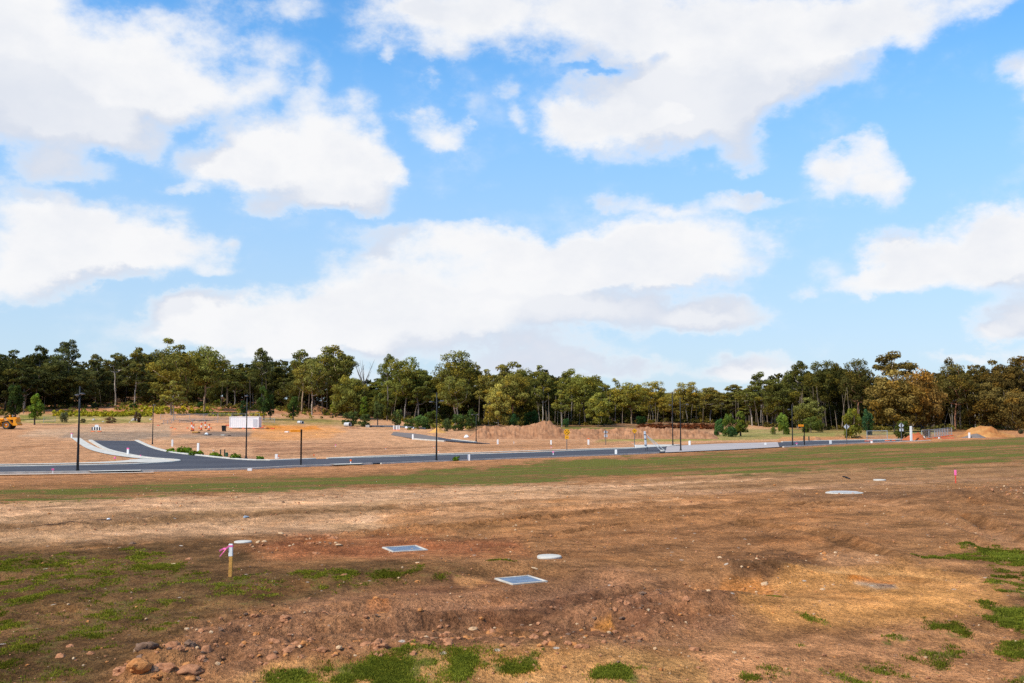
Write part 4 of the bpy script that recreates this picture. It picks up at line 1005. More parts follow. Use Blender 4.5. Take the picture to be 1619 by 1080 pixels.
fence('site_fence', 'wire mesh site fence running behind the container, the taller rear line', [(254, 663.5), (300, 663), (350, 662.5), (410, 662)], 8.6, 3.0, 6)
fence('site_fence', 'low railed site fence running in front of the taller rear line to the container', [(258, 671), (275, 668.5), (320, 669), (364, 668.5)], 6.2, 2.6, 4)
fence('site_fence', 'short wire fence stepping down from the container towards the two small trees', [(411, 668), (434, 668.5)], 7.0, 2.6, 5)
fence('garden_gate', 'pale wire gate and posts by the round green tree at the left', [(69, 668.5), (87, 667.5)], 9, 2.4, 4, cat='wire gate')
fence('temporary_fence', 'temporary wire panel with red and white feet right of the round bush', [(1371, 698), (1383.5, 697.8), (1403, 697.6)], 17, 2.3, 8, feet=True)
fence('temporary_fence', 'line of temporary wire panels between the red clay heap and the clay mound', [(1457.5, 694.5), (1477, 693), (1491.5, 690.5), (1499, 689.5), (1505, 689)], 14.5, 2.9, 8, feet=True)

# ------------------------------------------------------------------ braced post, service posts, bins, site clutter
p = onground(1021.5, 713.2); m = mpp(p.y); zt = 31 * m
o = thing('braced_post', 'thick leaning pale post on two dark legs with stay wires to its right', 'utility post', p)
MB().box(-1.55 * m, 1.55 * m, -.16, .16, 5.2 * m, zt, 0, .03).build('post', M['signwhite'], o).rotation_euler = (0, -.06, 0)
for x in (-.9, 1.9): MB().box((x - .45) * m, (x + .45) * m, -.1, .1, -.3, 6.5 * m, 0, .02).build('leg', M['darkgrey'], o)
for z, hh in ((9.5, .5), (19, .5), (26, .4)): MB().box(-1.9 * m, 1.7 * m, -.2, .2, (z - hh) * m, (z + hh) * m).build('strap', M['darkgrey'], o).rotation_euler = (0, -.06, 0)
for (x0, z0), (x1, z1) in (((.2, 25.5), (29, -.5)), ((2.4, 22), (23, -1.2))):
    MB().tube([(x0 * m, 0, z0 * m), (x1 * m, -1.5, z1 * m)], .045, 6).build('stay', M['galv'], o)
MB().box(20 * m, 25 * m, -1.8, -1.0, -.05, .18, 0, .03).build('anchor_block', M['concrete'], o)
def service_post(px, base, top, label):
    p = onground(px, base); m = mpp(p.y); H = (base - top) * m
    o = thing('service_post', label, 'service post', p, 0, 'dark green service posts'); w = .85 * m
    MB().box(-w, w, -w, w, -.2, H * .93, 0, .03).build('post', M['greenpost'], o); MB().box(-w * 1.06, w * 1.06, -w * 1.06, w * 1.06, H * .931, H, 0, .03).build('cap', M['black'], o)
service_post(348.6, 720.8, 710.6, 'dark green service post standing alone, left of the one beside the green cabinet')
service_post(355, 721.8, 710.4, 'dark green service post touching the bright green cabinet')
service_post(1271, 698.6, 689.2, 'dark green service post right behind the short orange name blade')
service_post(1279, 698, 690, 'dark green service post beside the clump of dug earth on the right')
p = onground(358.3, 722); m = mpp(p.y); o = thing('service_cabinet', 'small bright green service cabinet at the kerb by the bend', 'service cabinet', p)
MB().box(-1.4 * m, 1.7 * m, -.2, .2, -.1, 6 * m, 0, .02).build('body', M['greenbox'], o); MB().box(-1.5 * m, 1.8 * m, -.24, .24, 6 * m + .002, 6.5 * m, 0, .02).build('lid', M['greenbox'], o)
p = onground(354, 682.4); m = mpp(p.y); o = thing('wheelie_bin', 'dark wheelie bin with a white bag on its lid, left of the container', 'bin', p)
bb = MB(); bb.add([(-.28, -.3, .1), (.28, -.3, .1), (.28, .28, .1), (-.28, .28, .1), (-.34, -.38, 1.02), (.34, -.38, 1.02), (.34, .38, 1.02), (-.34, .38, 1.02)], [(3, 2, 1, 0), (4, 5, 6, 7), (0, 1, 5, 4), (1, 2, 6, 5), (2, 3, 7, 6), (3, 0, 4, 7)]); bb.build('body', M['black'], o)
MB().box(-.37, .37, -.42, .42, 1.022, 1.1, 0, .03).build('lid', M['greenpost'], o)
for s in (-.26, .26): MB().lathe([(0, -.04), (.13, -.04), (.13, .04), (0, .04)], 12, 0, 'x', (s, .3, .12)).build('wheel', M['tyre'], o)
def lump(name, label, cat, px, base, wpx, hpx, mt, seed, group=None, n=10, sq=.8):
    p = onground(px, base); m = mpp(p.y); rnd = random.Random(seed); vs = []; R = wpx * m / 2; Hh = hpx * m
    rows = 6
    for i in range(rows):
        f = i / (rows - 1)
        for k in range(n):
            a = 2 * math.pi * k / n; rr = R * (1 - f ** 2.2 * .75) * rnd.uniform(.72, 1.12); vs.append((rr * math.cos(a), rr * math.sin(a) * sq, f * Hh * rnd.uniform(.88, 1.08) - .04))
    fs = [(i * n + k, i * n + (k + 1) % n, (i + 1) * n + (k + 1) % n, (i + 1) * n + k) for i in range(rows - 1) for k in range(n)] + [tuple(range((rows - 1) * n, rows * n))]
    return tag(MB().add(vs, fs).build(name, M[mt], loc=p), label, cat, group)
lump('rubbish_bag', 'white bag lying on the lid height beside the dark wheelie bin', 'bag', 351.6, 675.5, 2.6, 2, 'plastic', 1)
def bollard(px, base, top, lean, label):
    p = onground(px, base); m = mpp(p.y); H = (base - top) * m; r = .13
    o = thing('traffic_bollard', label, 'traffic bollard', p, random.uniform(0, 6), 'orange traffic bollards on the site'); o.rotation_euler = (0, lean, 0)
    MB().lathe([(r * 2.2, -.05), (r * 2.2, .09), (r * 1.5, .13), (r * 1.1, .14)], 12).build('base', M['hole'], o)
    MB().lathe([(r * 1.1, .12), (r, H * .5), (r * .8, H * .86), (r * 1.3, H * .88), (r * 1.3, H), (0, H)], 12).build('body', M['hivis'], o, smooth=False)
    MB().lathe([(r * 1.10, H * .42), (r * 1.02, H * .68)], 12).build('reflective_band', M['white'], o)
for a in [(303.4, 681, 667.6, -.05, 'tallest orange traffic bollard, leftmost of the group left of the bin'), (305.2, 681.6, 671, .1, 'orange traffic bollard leaning right against the tallest one'), (318, 680.8, 668.8, .05, 'orange traffic bollard with a white band standing alone in the middle of the group'),
          (325.4, 678, 667.2, -.12, 'orange traffic bollard leaning left, in the right-hand pair'), (330, 681, 670.5, .08, 'orange traffic bollard, rightmost of the group left of the bin')]: bollard(*a)
def slab(name, label, cat, px, base, wpx, hpx, dm, mt, yaw=0., group=None, tilt=0.):
    p = onground(px, base); m = mpp(p.y); o = MB().box(-wpx * m / 2, wpx * m / 2, -dm / 2, dm / 2, -.03, hpx * m, 0, .03).build(name, M[mt], loc=p)
    o.rotation_euler = (0, tilt, yaw); return tag(o, label, cat, group)
for k, a in enumerate([(296.5, 677.5, 'beside the leftmost bollards'), (315, 677.6, 'between the tallest bollard and the middle one'), (333.6, 677.4, 'right of the bollard group')]):
    slab('rubber_block', 'small orange rubber foot on the ground ' + a[2], 'rubber foot', a[0], a[1], 2.2, 1.6, .5, 'hivis')
for k, (x, y, ww) in enumerate([(271, 676.5, 4), (277, 678.5, 4.5), (250.5, 673, 4)]):
    slab('barrier_board', ['orange barrier board lying flat left of the bollards, farther one', 'orange barrier board lying flat left of the bollards, nearer one', 'red barrier board lying behind the slender single-headed lamp'][k], 'barrier board', x, y, ww, .9, .4, 'red' if k == 2 else 'hivis', -.2)
slab('drawbar', 'dark pole lying aslant behind the slender single-headed lamp', 'pole', 255, 670.5, 7, .7, .12, 'hole', 0, tilt=-.35)
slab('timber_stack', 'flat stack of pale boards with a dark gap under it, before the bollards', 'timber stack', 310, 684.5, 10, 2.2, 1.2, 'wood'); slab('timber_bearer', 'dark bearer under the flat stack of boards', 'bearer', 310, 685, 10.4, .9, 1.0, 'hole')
lump('wrapped_bundle', 'pale blue-grey wrapped bundle lying on grey gravel below the bollards', 'bundle', 326.5, 687.4, 7, 3.6, 'plastic', 4); slab('pallet', 'dark pallet under the pale wrapped bundle', 'pallet', 329, 688, 9, 1.0, 1.1, 'hole')
slab('concrete_slab', 'small pale slab on the grey gravel, right of the wrapped bundle', 'slab', 353, 688.4, 6, 1.0, .9, 'concrete'); slab('steel_plate', 'dark steel plate on the grey gravel, far right of the clutter', 'plate', 362.5, 689, 3.6, 1.0, .6, 'hole')
slab('offcut', 'white offcut lying left of the long orange name blade', 'offcut', 453.5, 683.6, 5.5, 1.6, .8, 'white')
for k, (x, y, ww) in enumerate([(414, 676.6, 4), (423, 677.5, 3), (431, 678, 6), (404, 673, 3), (360, 673, 6), (417, 674, 2)]):
    slab('barrier_block', 'red plastic barrier foot ' + ['just right of the container', 'second right of the container', 'longest one, right of the container', 'half behind the container', 'left of the container, beside the bin', 'small one at the container corner'][k], 'barrier foot', x, y, ww, 1.3, .5, 'red')
slab('barrier_block', 'long red barrier foot lying in front of the right-hand wire fence', 'barrier foot', 1499, 693.2, 18, 1.1, .5, 'red'); slab('barrier_block', 'orange barrier foot left of the diamond sign over two squares', 'barrier foot', 1413, 697, 4, 1.3, .6, 'hivis'); slab('barrier_block', 'orange barrier foot between the temporary panel and the sign', 'barrier foot', 1404.6, 697.5, 2.6, 1.3, .6, 'hivis')
slab('stone_block', 'pale square block by the silt fence, left of the middle barricade', 'block', 581.5, 675.6, 5.8, 3.6, .9, 'rockpale')
lump('sand_bag', 'white sack beyond the middle barricade, larger of two', 'sack', 642.5, 677, 5, 3.2, 'plastic', 7); lump('sand_bag', 'white sack beyond the middle barricade, smaller of two', 'sack', 654, 678, 4, 2.4, 'plastic', 8)
lump('tarpaulin', 'dark blue crumpled tarpaulin left of the middle barricade', 'tarpaulin', 604, 675.4, 8, 2.4, 'silt', 9)
o = fence('silt_fence', 'low dark blue silt fence below the shrubs in the middle', [(585, 675.2), (620, 675.4), (660, 677.4), (672, 679)], 2.6, 3., 3, mesh=False, cat='silt fence')
P_ = [onground(*a) for a in [(585, 675.2), (600, 675.2), (620, 675.4), (640, 676.4), (660, 677.4), (672, 679)]]; cl = MB(); vs = []
for q_ in P_: vs += [tuple(q_ - Vector(o.location) + Vector((0, -.08, -.05))), tuple(q_ - Vector(o.location) + Vector((0, -.08, .36)))]
cl.add(vs, [(2 * i, 2 * i + 2, 2 * i + 3, 2 * i + 1) for i in range(len(P_) - 1)]).build('cloth', M['silt'], o)
# white debris with black pipes by the thin lamp
lump('plastic_wrap', 'crumpled white wrap with dark holes left of the thin lamp and heap', 'plastic wrap', 737.5, 691.8, 10, 4.4, 'plastic', 12); lump('plastic_drum', 'white bundle under black pipes right of the thin lamp', 'bundle', 757, 692, 9, 4.2, 'plastic', 13)
for k, (x, y, L_, tl) in enumerate([(748, 689.6, 9, .22), (758, 687.2, 17, -.08), (754, 691.6, 5, .5)]):
    slab('black_pipe', 'black plastic pipe ' + ['slanting down towards the crumpled white wrap', 'lying longest across the top of the white bundle', 'short end under the white bundle'][k], 'pipe', x, y, L_, 1.2, .25, 'black', 0, None, tl)
lump('white_boulder', 'pale boulder pile on the orange hillside left of the dark conical tree', 'boulder', 366, 637.5, 10, 3.6, 'rockpale', 21)
for k, (x, y, ww, hh, s) in enumerate([(148, 664.5, 6, 3.4, 31), (212, 665, 12, 4, 32), (163, 667, 5, 1.5, 33), (238, 664, 5, 3, 34), (205, 668, 3, 1.6, 35)]):
    lump('garden_boulder', ['grey boulder on a pale path behind the left barricade', 'widest pale rock below the reddish shrub on the left', 'low flat rock just right of the left barricade', 'pale rock beside the slender lamp', 'smallest white rock at the lawn edge on the left'][k], 'boulder', x, y, ww, hh, 'rockpale', s)
# litter on the near field
p = onground(388, 821); m = mpp(p.y)
o = MB().add([(-4 * m, 0, .0), (0, -.1, 3.4 * m), (6 * m, 0, .02), (1 * m, .25, .01), (2 * m, -.3, .01)], [(0, 4, 1), (4, 2, 1), (2, 3, 1), (3, 0, 1)]).build('metal_sheet', M['galv'], loc=p); tag(o, 'small bent piece of grey sheet metal lying on the tan strip', 'scrap metal')
slab('plastic_scrap', 'small pale blue plastic scrap on the dark strip at the left', 'plastic scrap', 171.5, 822.3, 5, 1.4, .2, 'plastic', .2)
for k, pts in enumerate([[(70, 829.5), (90, 829), (110, 827.5), (134, 827)], [(142, 823.4), (160, 823.6), (178, 822.6)], [(1333, 753.6), (1338, 755.5), (1344, 757.5)]]):
    Q = [onground(*a) for a in pts]; c0 = Q[0].copy(); rr = mpp(c0.y) * (.75 if k < 2 else 1.2)
    o = MB().tube([q_ - c0 + Vector((0, 0, rr * (.6 + .8 * (i % 2)))) for i, q_ in enumerate(Q)], [rr, rr * .9, rr * .8, rr * .4][:len(Q)], 6).build('fallen_branch', CLOD[2] if k < 2 else M['hole'], loc=c0); tag(o, ['long grey stick lying on the dark strip at the left', 'shorter thin stick beside the blue plastic scrap', 'dark broken branch near the small far cover'][k], 'branch')
# ------------------------------------------------------------------ vegetation
def leaf_mat(name, trans=.25):
    """leaves: the colour of each plant comes from its object colour, varied per clump and per leaf, with painted shade lower down"""
    m = bpy.data.materials.new(name); m.use_nodes = True; t = NT(m.node_tree); t.n.clear()
    o = t.node('ShaderNodeOutputMaterial'); d = t.node('ShaderNodeBsdfDiffuse'); tr = t.node('ShaderNodeBsdfTranslucent')
    a = t.node('ShaderNodeAttribute', attribute_name='Var').outputs['Color']; sp = t.node('ShaderNodeSeparateColor'); t.l.new(a, sp.inputs[0])
    oi = t.node('ShaderNodeObjectInfo')
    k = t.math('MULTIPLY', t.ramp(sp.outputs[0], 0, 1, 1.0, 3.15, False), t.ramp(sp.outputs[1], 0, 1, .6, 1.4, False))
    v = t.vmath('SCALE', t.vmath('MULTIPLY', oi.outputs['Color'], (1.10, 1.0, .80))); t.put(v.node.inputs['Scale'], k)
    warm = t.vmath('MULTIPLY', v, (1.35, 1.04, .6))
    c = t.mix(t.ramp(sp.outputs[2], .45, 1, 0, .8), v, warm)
    t.put(d.inputs['Color'], c); t.put(tr.inputs['Color'], t.vmath('MULTIPLY', c, (1.25, 1.2, .7)))
    mx = t.node('ShaderNodeMixShader'); mx.inputs[0].default_value = trans
    t.l.new(d.outputs[0], mx.inputs[1]); t.l.new(tr.outputs[0], mx.inputs[2]); t.l.new(mx.outputs[0], o.inputs[0]); return m
M['leaf'] = leaf_mat('gum_leaves'); M['grassblade'] = leaf_mat('grass_blades', .3)
def bark_mat():
    m, t, bs = new_mat('gum_bark'); pos = t.node('ShaderNodeTexCoord').outputs['Object']
    oi = t.node('ShaderNodeObjectInfo')
    mp = t.node('ShaderNodeMapping'); mp.inputs['Scale'].default_value = (3, 3, .5); t.l.new(pos, mp.inputs['Vector'])
    n1 = t.noise(mp.outputs[0], 1.0, 5, .65)
    v = t.vmath('SCALE', oi.outputs['Color']); t.put(v.node.inputs['Scale'], t.ramp(n1, .3, .7, .5, 1.3))
    t.put(bs.inputs['Base Color'], v); bs.inputs['Roughness'].default_value = .9; return m
M['bark'] = bark_mat()

class Leaves:
    def __init__(s): s.P = []; s.V = []
    def clump(s, c, r, n, size, rng, flat=.6, v=None, warm=None):
        """leaf-sized faces through an uneven ellipsoid, denser towards its upper shell"""
        d = rng.normal(size=(n, 3)); d[:, 2] += .25; d /= np.linalg.norm(d, axis=1)[:, None] + 1e-9
        rad = rng.uniform(.30, 1.0, n) ** .55 * rng.uniform(.84, 1.04, n)
        p = np.array(c) + d * rad[:, None] * np.array((r, r, r * flat))
        nrm = d * .9 + rng.normal(size=(n, 3)) * .55 + np.array((0, 0, .25)); nrm /= np.linalg.norm(nrm, axis=1)[:, None]
        u = np.cross(nrm, rng.normal(size=(n, 3))); u /= np.linalg.norm(u, axis=1)[:, None] + 1e-9; w = np.cross(nrm, u)
        sz = size * rng.uniform(.55, 1.25, n)[:, None]
        q = np.stack([p - u * sz, p + w * sz * .55 - u * sz * .1, p + u * sz, p - w * sz * .55 + u * sz * .1], 1)
        s.P.append(q); vv = rng.random() if v is None else v
        ww = rng.random() if warm is None else warm
        s.V.append(np.stack([np.full(n, vv), np.clip(rng.random(n) * .75 + .25 * (d[:, 2] * .5 + .5), 0, 1), np.full(n, ww), np.ones(n)], 1))  # leaf tone rises towards the clump top, shading put into the colour
    def mesh(s, name, m):
        P = np.concatenate(s.P).reshape(-1, 3).astype(np.float32); V = np.repeat(np.concatenate(s.V), 4, 0).astype(np.float32); n = len(P) // 4
        me = bpy.data.meshes.new(name); me.vertices.add(n * 4); me.vertices.foreach_set('co', P.ravel())
        me.loops.add(n * 4); me.loops.foreach_set('vertex_index', np.arange(n * 4, dtype=np.int32))
        me.polygons.add(n); me.polygons.foreach_set('loop_start', np.arange(0, n * 4, 4, dtype=np.int32)); me.update(calc_edges=True)
        a = me.color_attributes.new('Var', 'FLOAT_COLOR', 'POINT'); a.data.foreach_set('color', V.ravel()); me.materials.append(m); return me

def gum(seed, H=20., R=6., bole=.35, n_cl=34, leaf=.42, per=95, style='round', lean=0., r_tr=.30):
    """a gum: bole that forks into limbs, each foliage clump carried on its own branch; returns (wood mesh, leaf mesh)"""
    rng = np.random.default_rng(seed); C = []
    tries = 0
    while len(C) < n_cl and tries < 4000:
        tries += 1
        x, y = rng.uniform(-1, 1, 2)
        if x * x + y * y > 1: continue
        rr = math.sqrt(x * x + y * y)
        if style == 'round': lo, hi = bole + .08 + .22 * rr, .985 - .26 * rr ** 2.2
        elif style == 'flat': lo, hi = .66 + .05 * rr, .985 - .12 * rr ** 2
        elif style == 'tall': lo, hi = bole + .02 + .1 * rr, .985 - .42 * rr ** 1.6
        else: lo, hi = bole * .7 + .12 * rr, .98 - .34 * rr ** 2                      # 'low'
        if hi <= lo: continue
        z = lo + (hi - lo) * rng.random() ** (.75 if style != 'flat' else .6)
        p = np.array((x * R * .86, y * R * .86, z * H))
        dm = R * (.30 if style != 'flat' else .28) * (.8 + .4 * rng.random())
        if any(np.linalg.norm((p - c[0]) * (1, 1, 1.35)) < dm for c in C): continue
        C.append((p, R * rng.uniform(.23, .40)))
    C.sort(key=lambda c: c[0][2])
    nodes = [np.array((0., 0., -.4))]; par = [-1]; dx, dy = rng.normal(size=2) * .25
    top = H * (bole + .28 if style != 'flat' else bole + .15); k = 7
    for i in range(1, k + 1):
        f = i / k; wob = rng.normal(size=2) * .18
        nodes.append(np.array((dx * f * f * 3 + wob[0] * f + lean * H * f * f, dy * f * f * 3 + wob[1] * f, top * f))); par.append(len(nodes) - 2)
    tips = []
    for p, r in C:
        best = None
        for i, q in enumerate(nodes):
            if q[2] < H * bole * .72: continue
            v = p - q; hd = math.hypot(v[0], v[1]); dz = v[2]
            cost = np.linalg.norm(v) + (max(0, hd * .5 - dz)) * 1.1 + .02 * (top - q[2] if q[2] < top else 0)
            if best is None or cost < best[0]: best = (cost, i)
        i = best[1] if best else k; a = nodes[i]; L = np.linalg.norm(p - a); n_s = max(2, min(5, int(L / 1.2)))
        last = i
        for s_ in range(1, n_s + 1):
            f = s_ / n_s; q = a + (p - np.array((0, 0, r * .2)) - a) * f; q = q + np.array((0, 0, -L * .10 * math.sin(math.pi * f))) + rng.normal(size=3) * L * .045 * (f < 1)
            nodes.append(q); par.append(last); last = len(nodes) - 1
        tips.append(last)
    cnt = np.zeros(len(nodes))
    for tp in tips:
        j = tp
        while j >= 0: cnt[j] += 1; j = par[j]
    rad = .035 * H / 20 + r_tr * (cnt / max(1, cnt[0])) ** .52 * (H / 20)
    mb = MB()
    for j in range(1, len(nodes)):
        i = par[j]
        if cnt[j] == 0 and j > k: continue
        r0 = min(rad[i], rad[j] * 1.35); r0 = r0 * (1.5 if i == 0 else 1)
        mb.tube([nodes[i], nodes[j]], [r0, rad[j]], 7 if rad[j] > .12 else 4, cap=False)
    wood = bpy.data.meshes.new('trunk'); wood.from_pydata(mb.v, [], mb.f); wood.materials.append(M['bark']); wood.polygons.foreach_set('use_smooth', [True] * len(mb.f)); wood.update()
    lv = Leaves()
    for p, r in C:
        hf = p[2] / H
        v = np.clip(.30 + .5 * hf + rng.normal() * .22, 0, 1); wm = rng.random()  # lower clumps darker: the crown's shade is painted into its leaves
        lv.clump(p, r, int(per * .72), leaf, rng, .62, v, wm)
        for _ in range(3):
            a = rng.uniform(0, 6.28); q = p + np.array((math.cos(a) * r * .65, math.sin(a) * r * .65, rng.uniform(-.35, .25) * r)); lv.clump(q, r * .5, int(per * .16), leaf * .9, rng, .7, np.clip(v + rng.normal() * .12, 0, 1), wm)
    return wood, lv.mesh('crown', M['leaf'])

def bush(seed, H=4., R=2.6, n=22, per=110, leaf=.22, conic=False, stem=.12):
    rng = np.random.default_rng(seed); lv = Leaves()
    for i in range(n):
        a = rng.uniform(0, 6.283); z = rng.uniform(stem, .92); prof = (1 - z) ** .55 * 1.05 if conic else math.sqrt(max(.04, 1 - ((z - .45) / .56) ** 2))
        rr = R * prof * math.sqrt(rng.uniform(.1, 1)) * .78; r = R * rng.uniform(.26, .42) * (.55 + .45 * prof)
        lv.clump((rr * math.cos(a), rr * math.sin(a), z * H), r, per, leaf, rng, .85, np.clip(.25 + .6 * z + rng.normal() * .15, 0, 1))  # bush shade painted in: clumps lighten with height
    mb = MB(); mb.tube([(0, 0, -.3), (.03, 0, H * .25), (-.04, .03, H * .55), (0, 0, H * .8)], [.035 * H, .028 * H, .018 * H, .006 * H], 6, cap=False)
    for i in range(6):
        a = rng.uniform(0, 6.283); z = rng.uniform(.15, .5); mb.tube([(0, 0, H * z), (R * .3 * math.cos(a), R * .3 * math.sin(a), H * (z + .12)), (R * .6 * math.cos(a), R * .6 * math.sin(a), H * (z + .22))], [.012 * H, .009 * H, .003 * H], 4, cap=False)
    wood = bpy.data.meshes.new('trunk'); wood.from_pydata(mb.v, [], mb.f); wood.materials.append(M['bark']); wood.update()
    return wood, lv.mesh('crown', M['leaf'])

VAR = {  # kind: list of (wood, leaves, height, radius)
    'round': [(*gum(11, 20, 6.2, .20, 46, .31, 155, r_tr=.2), 20, 6.2), (*gum(12, 20, 5.6, .24, 42, .31, 155, r_tr=.2), 20, 5.6), (*gum(13, 20, 6.8, .18, 50, .31, 155, r_tr=.2), 20, 6.8), (*gum(18, 20, 6.0, .22, 44, .31, 155, 'low', r_tr=.2), 20, 6.0)],
    'tall': [(*gum(21, 20, 4.0, .26, 38, .29, 140, 'tall', r_tr=.16), 20, 4.0), (*gum(22, 20, 4.4, .30, 34, .29, 140, 'tall', .03, r_tr=.16), 20, 4.4), (*gum(23, 20, 3.6, .22, 36, .29, 140, 'tall', -.02, r_tr=.15), 20, 3.6)],
    'flat': [(*gum(31, 20, 5.0, .36, 26, .29, 135, 'round', r_tr=.19), 20, 5.0), (*gum(32, 20, 4.4, .42, 20, .29, 135, 'round', .04, r_tr=.17), 20, 4.4), (*gum(33, 20, 4.8, .38, 24, .29, 135, 'tall', -.05, r_tr=.18), 20, 4.8)],
    'low': [(*gum(41, 12, 6.0, .08, 56, .28, 150, 'low', r_tr=.22), 12, 6.0), (*gum(42, 12, 5.2, .10, 50, .28, 150, 'low', r_tr=.22), 12, 5.2)],
    'oval': [(*bush(51, 8, 2.7, 34, 95, .26, stem=.24), 8, 2.7), (*bush(52, 8, 3.0, 34, 95, .26, stem=.2), 8, 3.0)],
    'bush': [(*bush(61, 4, 2.8, 24, 105, .2), 4, 2.8), (*bush(62, 4, 3.2, 24, 105, .2, stem=.08), 4, 3.2), (*bush(63, 4, 2.4, 20, 105, .2), 4, 2.4)],
    'cone': [(*bush(71, 6, 2.4, 30, 95, .2, True), 6, 2.4), (*bush(72, 6, 2.1, 26, 95, .2, True), 6, 2.1)],
}
BARK = {'pale': (.40, .33, .26), 'grey': (.20, .17, .145), 'dark': (.07, .055, .045), 'red': (.30, .14, .08), 'tan': (.34, .24, .15)}
_rt = random.Random(3)
def plant(name, cat, kind, px, Y, top, wpx, colour, label, group=None, bark='grey', base=None, rz=None, sink=.1, vi=None):
    p = onground(px, base) if Y is None else atY(px, Y)
    Y = p.y; p.z = float(G(p.x, p.y)) - sink; m = mpp(Y)
    _, bpy_ = project(np.array([p.x]), np.array([p.y]), np.array([p.z])); H = max(1., (float(bpy_[0]) - top) * m); R = wpx * m / 2
    vs = VAR[kind]; wood, lv, h0, r0 = vs[vi if vi is not None else _rt.randrange(len(vs))]
    o = thing(name, label, cat, p, _rt.uniform(0, 6.28) if rz is None else rz, group); s = R / (r0 * 1.08); o.scale = (s, s, H / (h0 * 1.02))
    for nm, me, c in (('trunk', wood, BARK[bark]), ('crown', lv, colour)):
        k = bpy.data.objects.new(nm, me); col.objects.link(k); k.parent = o; j = _rt.uniform(.88, 1.14); k.color = (*[x * j for x in c], 1)
    return o
front = lambda x: float(np.interp(x, FX, FY))
SKX = [-120, 0, 30, 60, 88, 105, 125, 140, 165, 190, 215, 235, 270, 300, 325, 350, 370, 395, 415, 440, 460, 480, 500, 525, 548, 560, 580, 600, 640, 668, 690, 725, 755, 775, 805, 840, 860, 885, 915, 940, 955, 970, 1000, 1030, 1060, 1085, 1110, 1150, 1185, 1210, 1235, 1260, 1300, 1330, 1360, 1380, 1450, 1470, 1500, 1540, 1580, 1619, 1750]
SKY_ = [552, 548, 548, 546, 556, 558, 560, 560, 554, 556, 548, 546, 534, 540, 546, 558, 572, 566, 550, 562, 562, 552, 552, 546, 556, 580, 592, 590, 562, 568, 576, 558, 572, 574, 568, 576, 574, 586, 580, 586, 594, 602, 603, 605, 606, 608, 610, 606, 594, 590, 584, 572, 574, 570, 572, 580, 584, 576, 568, 568, 564, 562, 560]
skyl = lambda x: float(np.interp(x, SKX, SKY_))
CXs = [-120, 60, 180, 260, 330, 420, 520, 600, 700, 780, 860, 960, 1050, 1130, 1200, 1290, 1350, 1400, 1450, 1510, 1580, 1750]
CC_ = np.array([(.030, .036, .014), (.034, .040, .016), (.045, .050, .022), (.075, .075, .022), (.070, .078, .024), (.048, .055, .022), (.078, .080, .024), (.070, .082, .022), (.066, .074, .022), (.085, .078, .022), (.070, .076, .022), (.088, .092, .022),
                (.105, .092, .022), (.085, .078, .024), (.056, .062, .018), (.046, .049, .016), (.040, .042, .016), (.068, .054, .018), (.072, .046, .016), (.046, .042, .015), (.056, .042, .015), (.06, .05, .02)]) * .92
def tree_col(x, k=1.): return tuple(float(np.interp(x, CXs, CC_[:, i])) * k for i in range(3))  # crown tint by column; the dark left end has cloud shade painted in

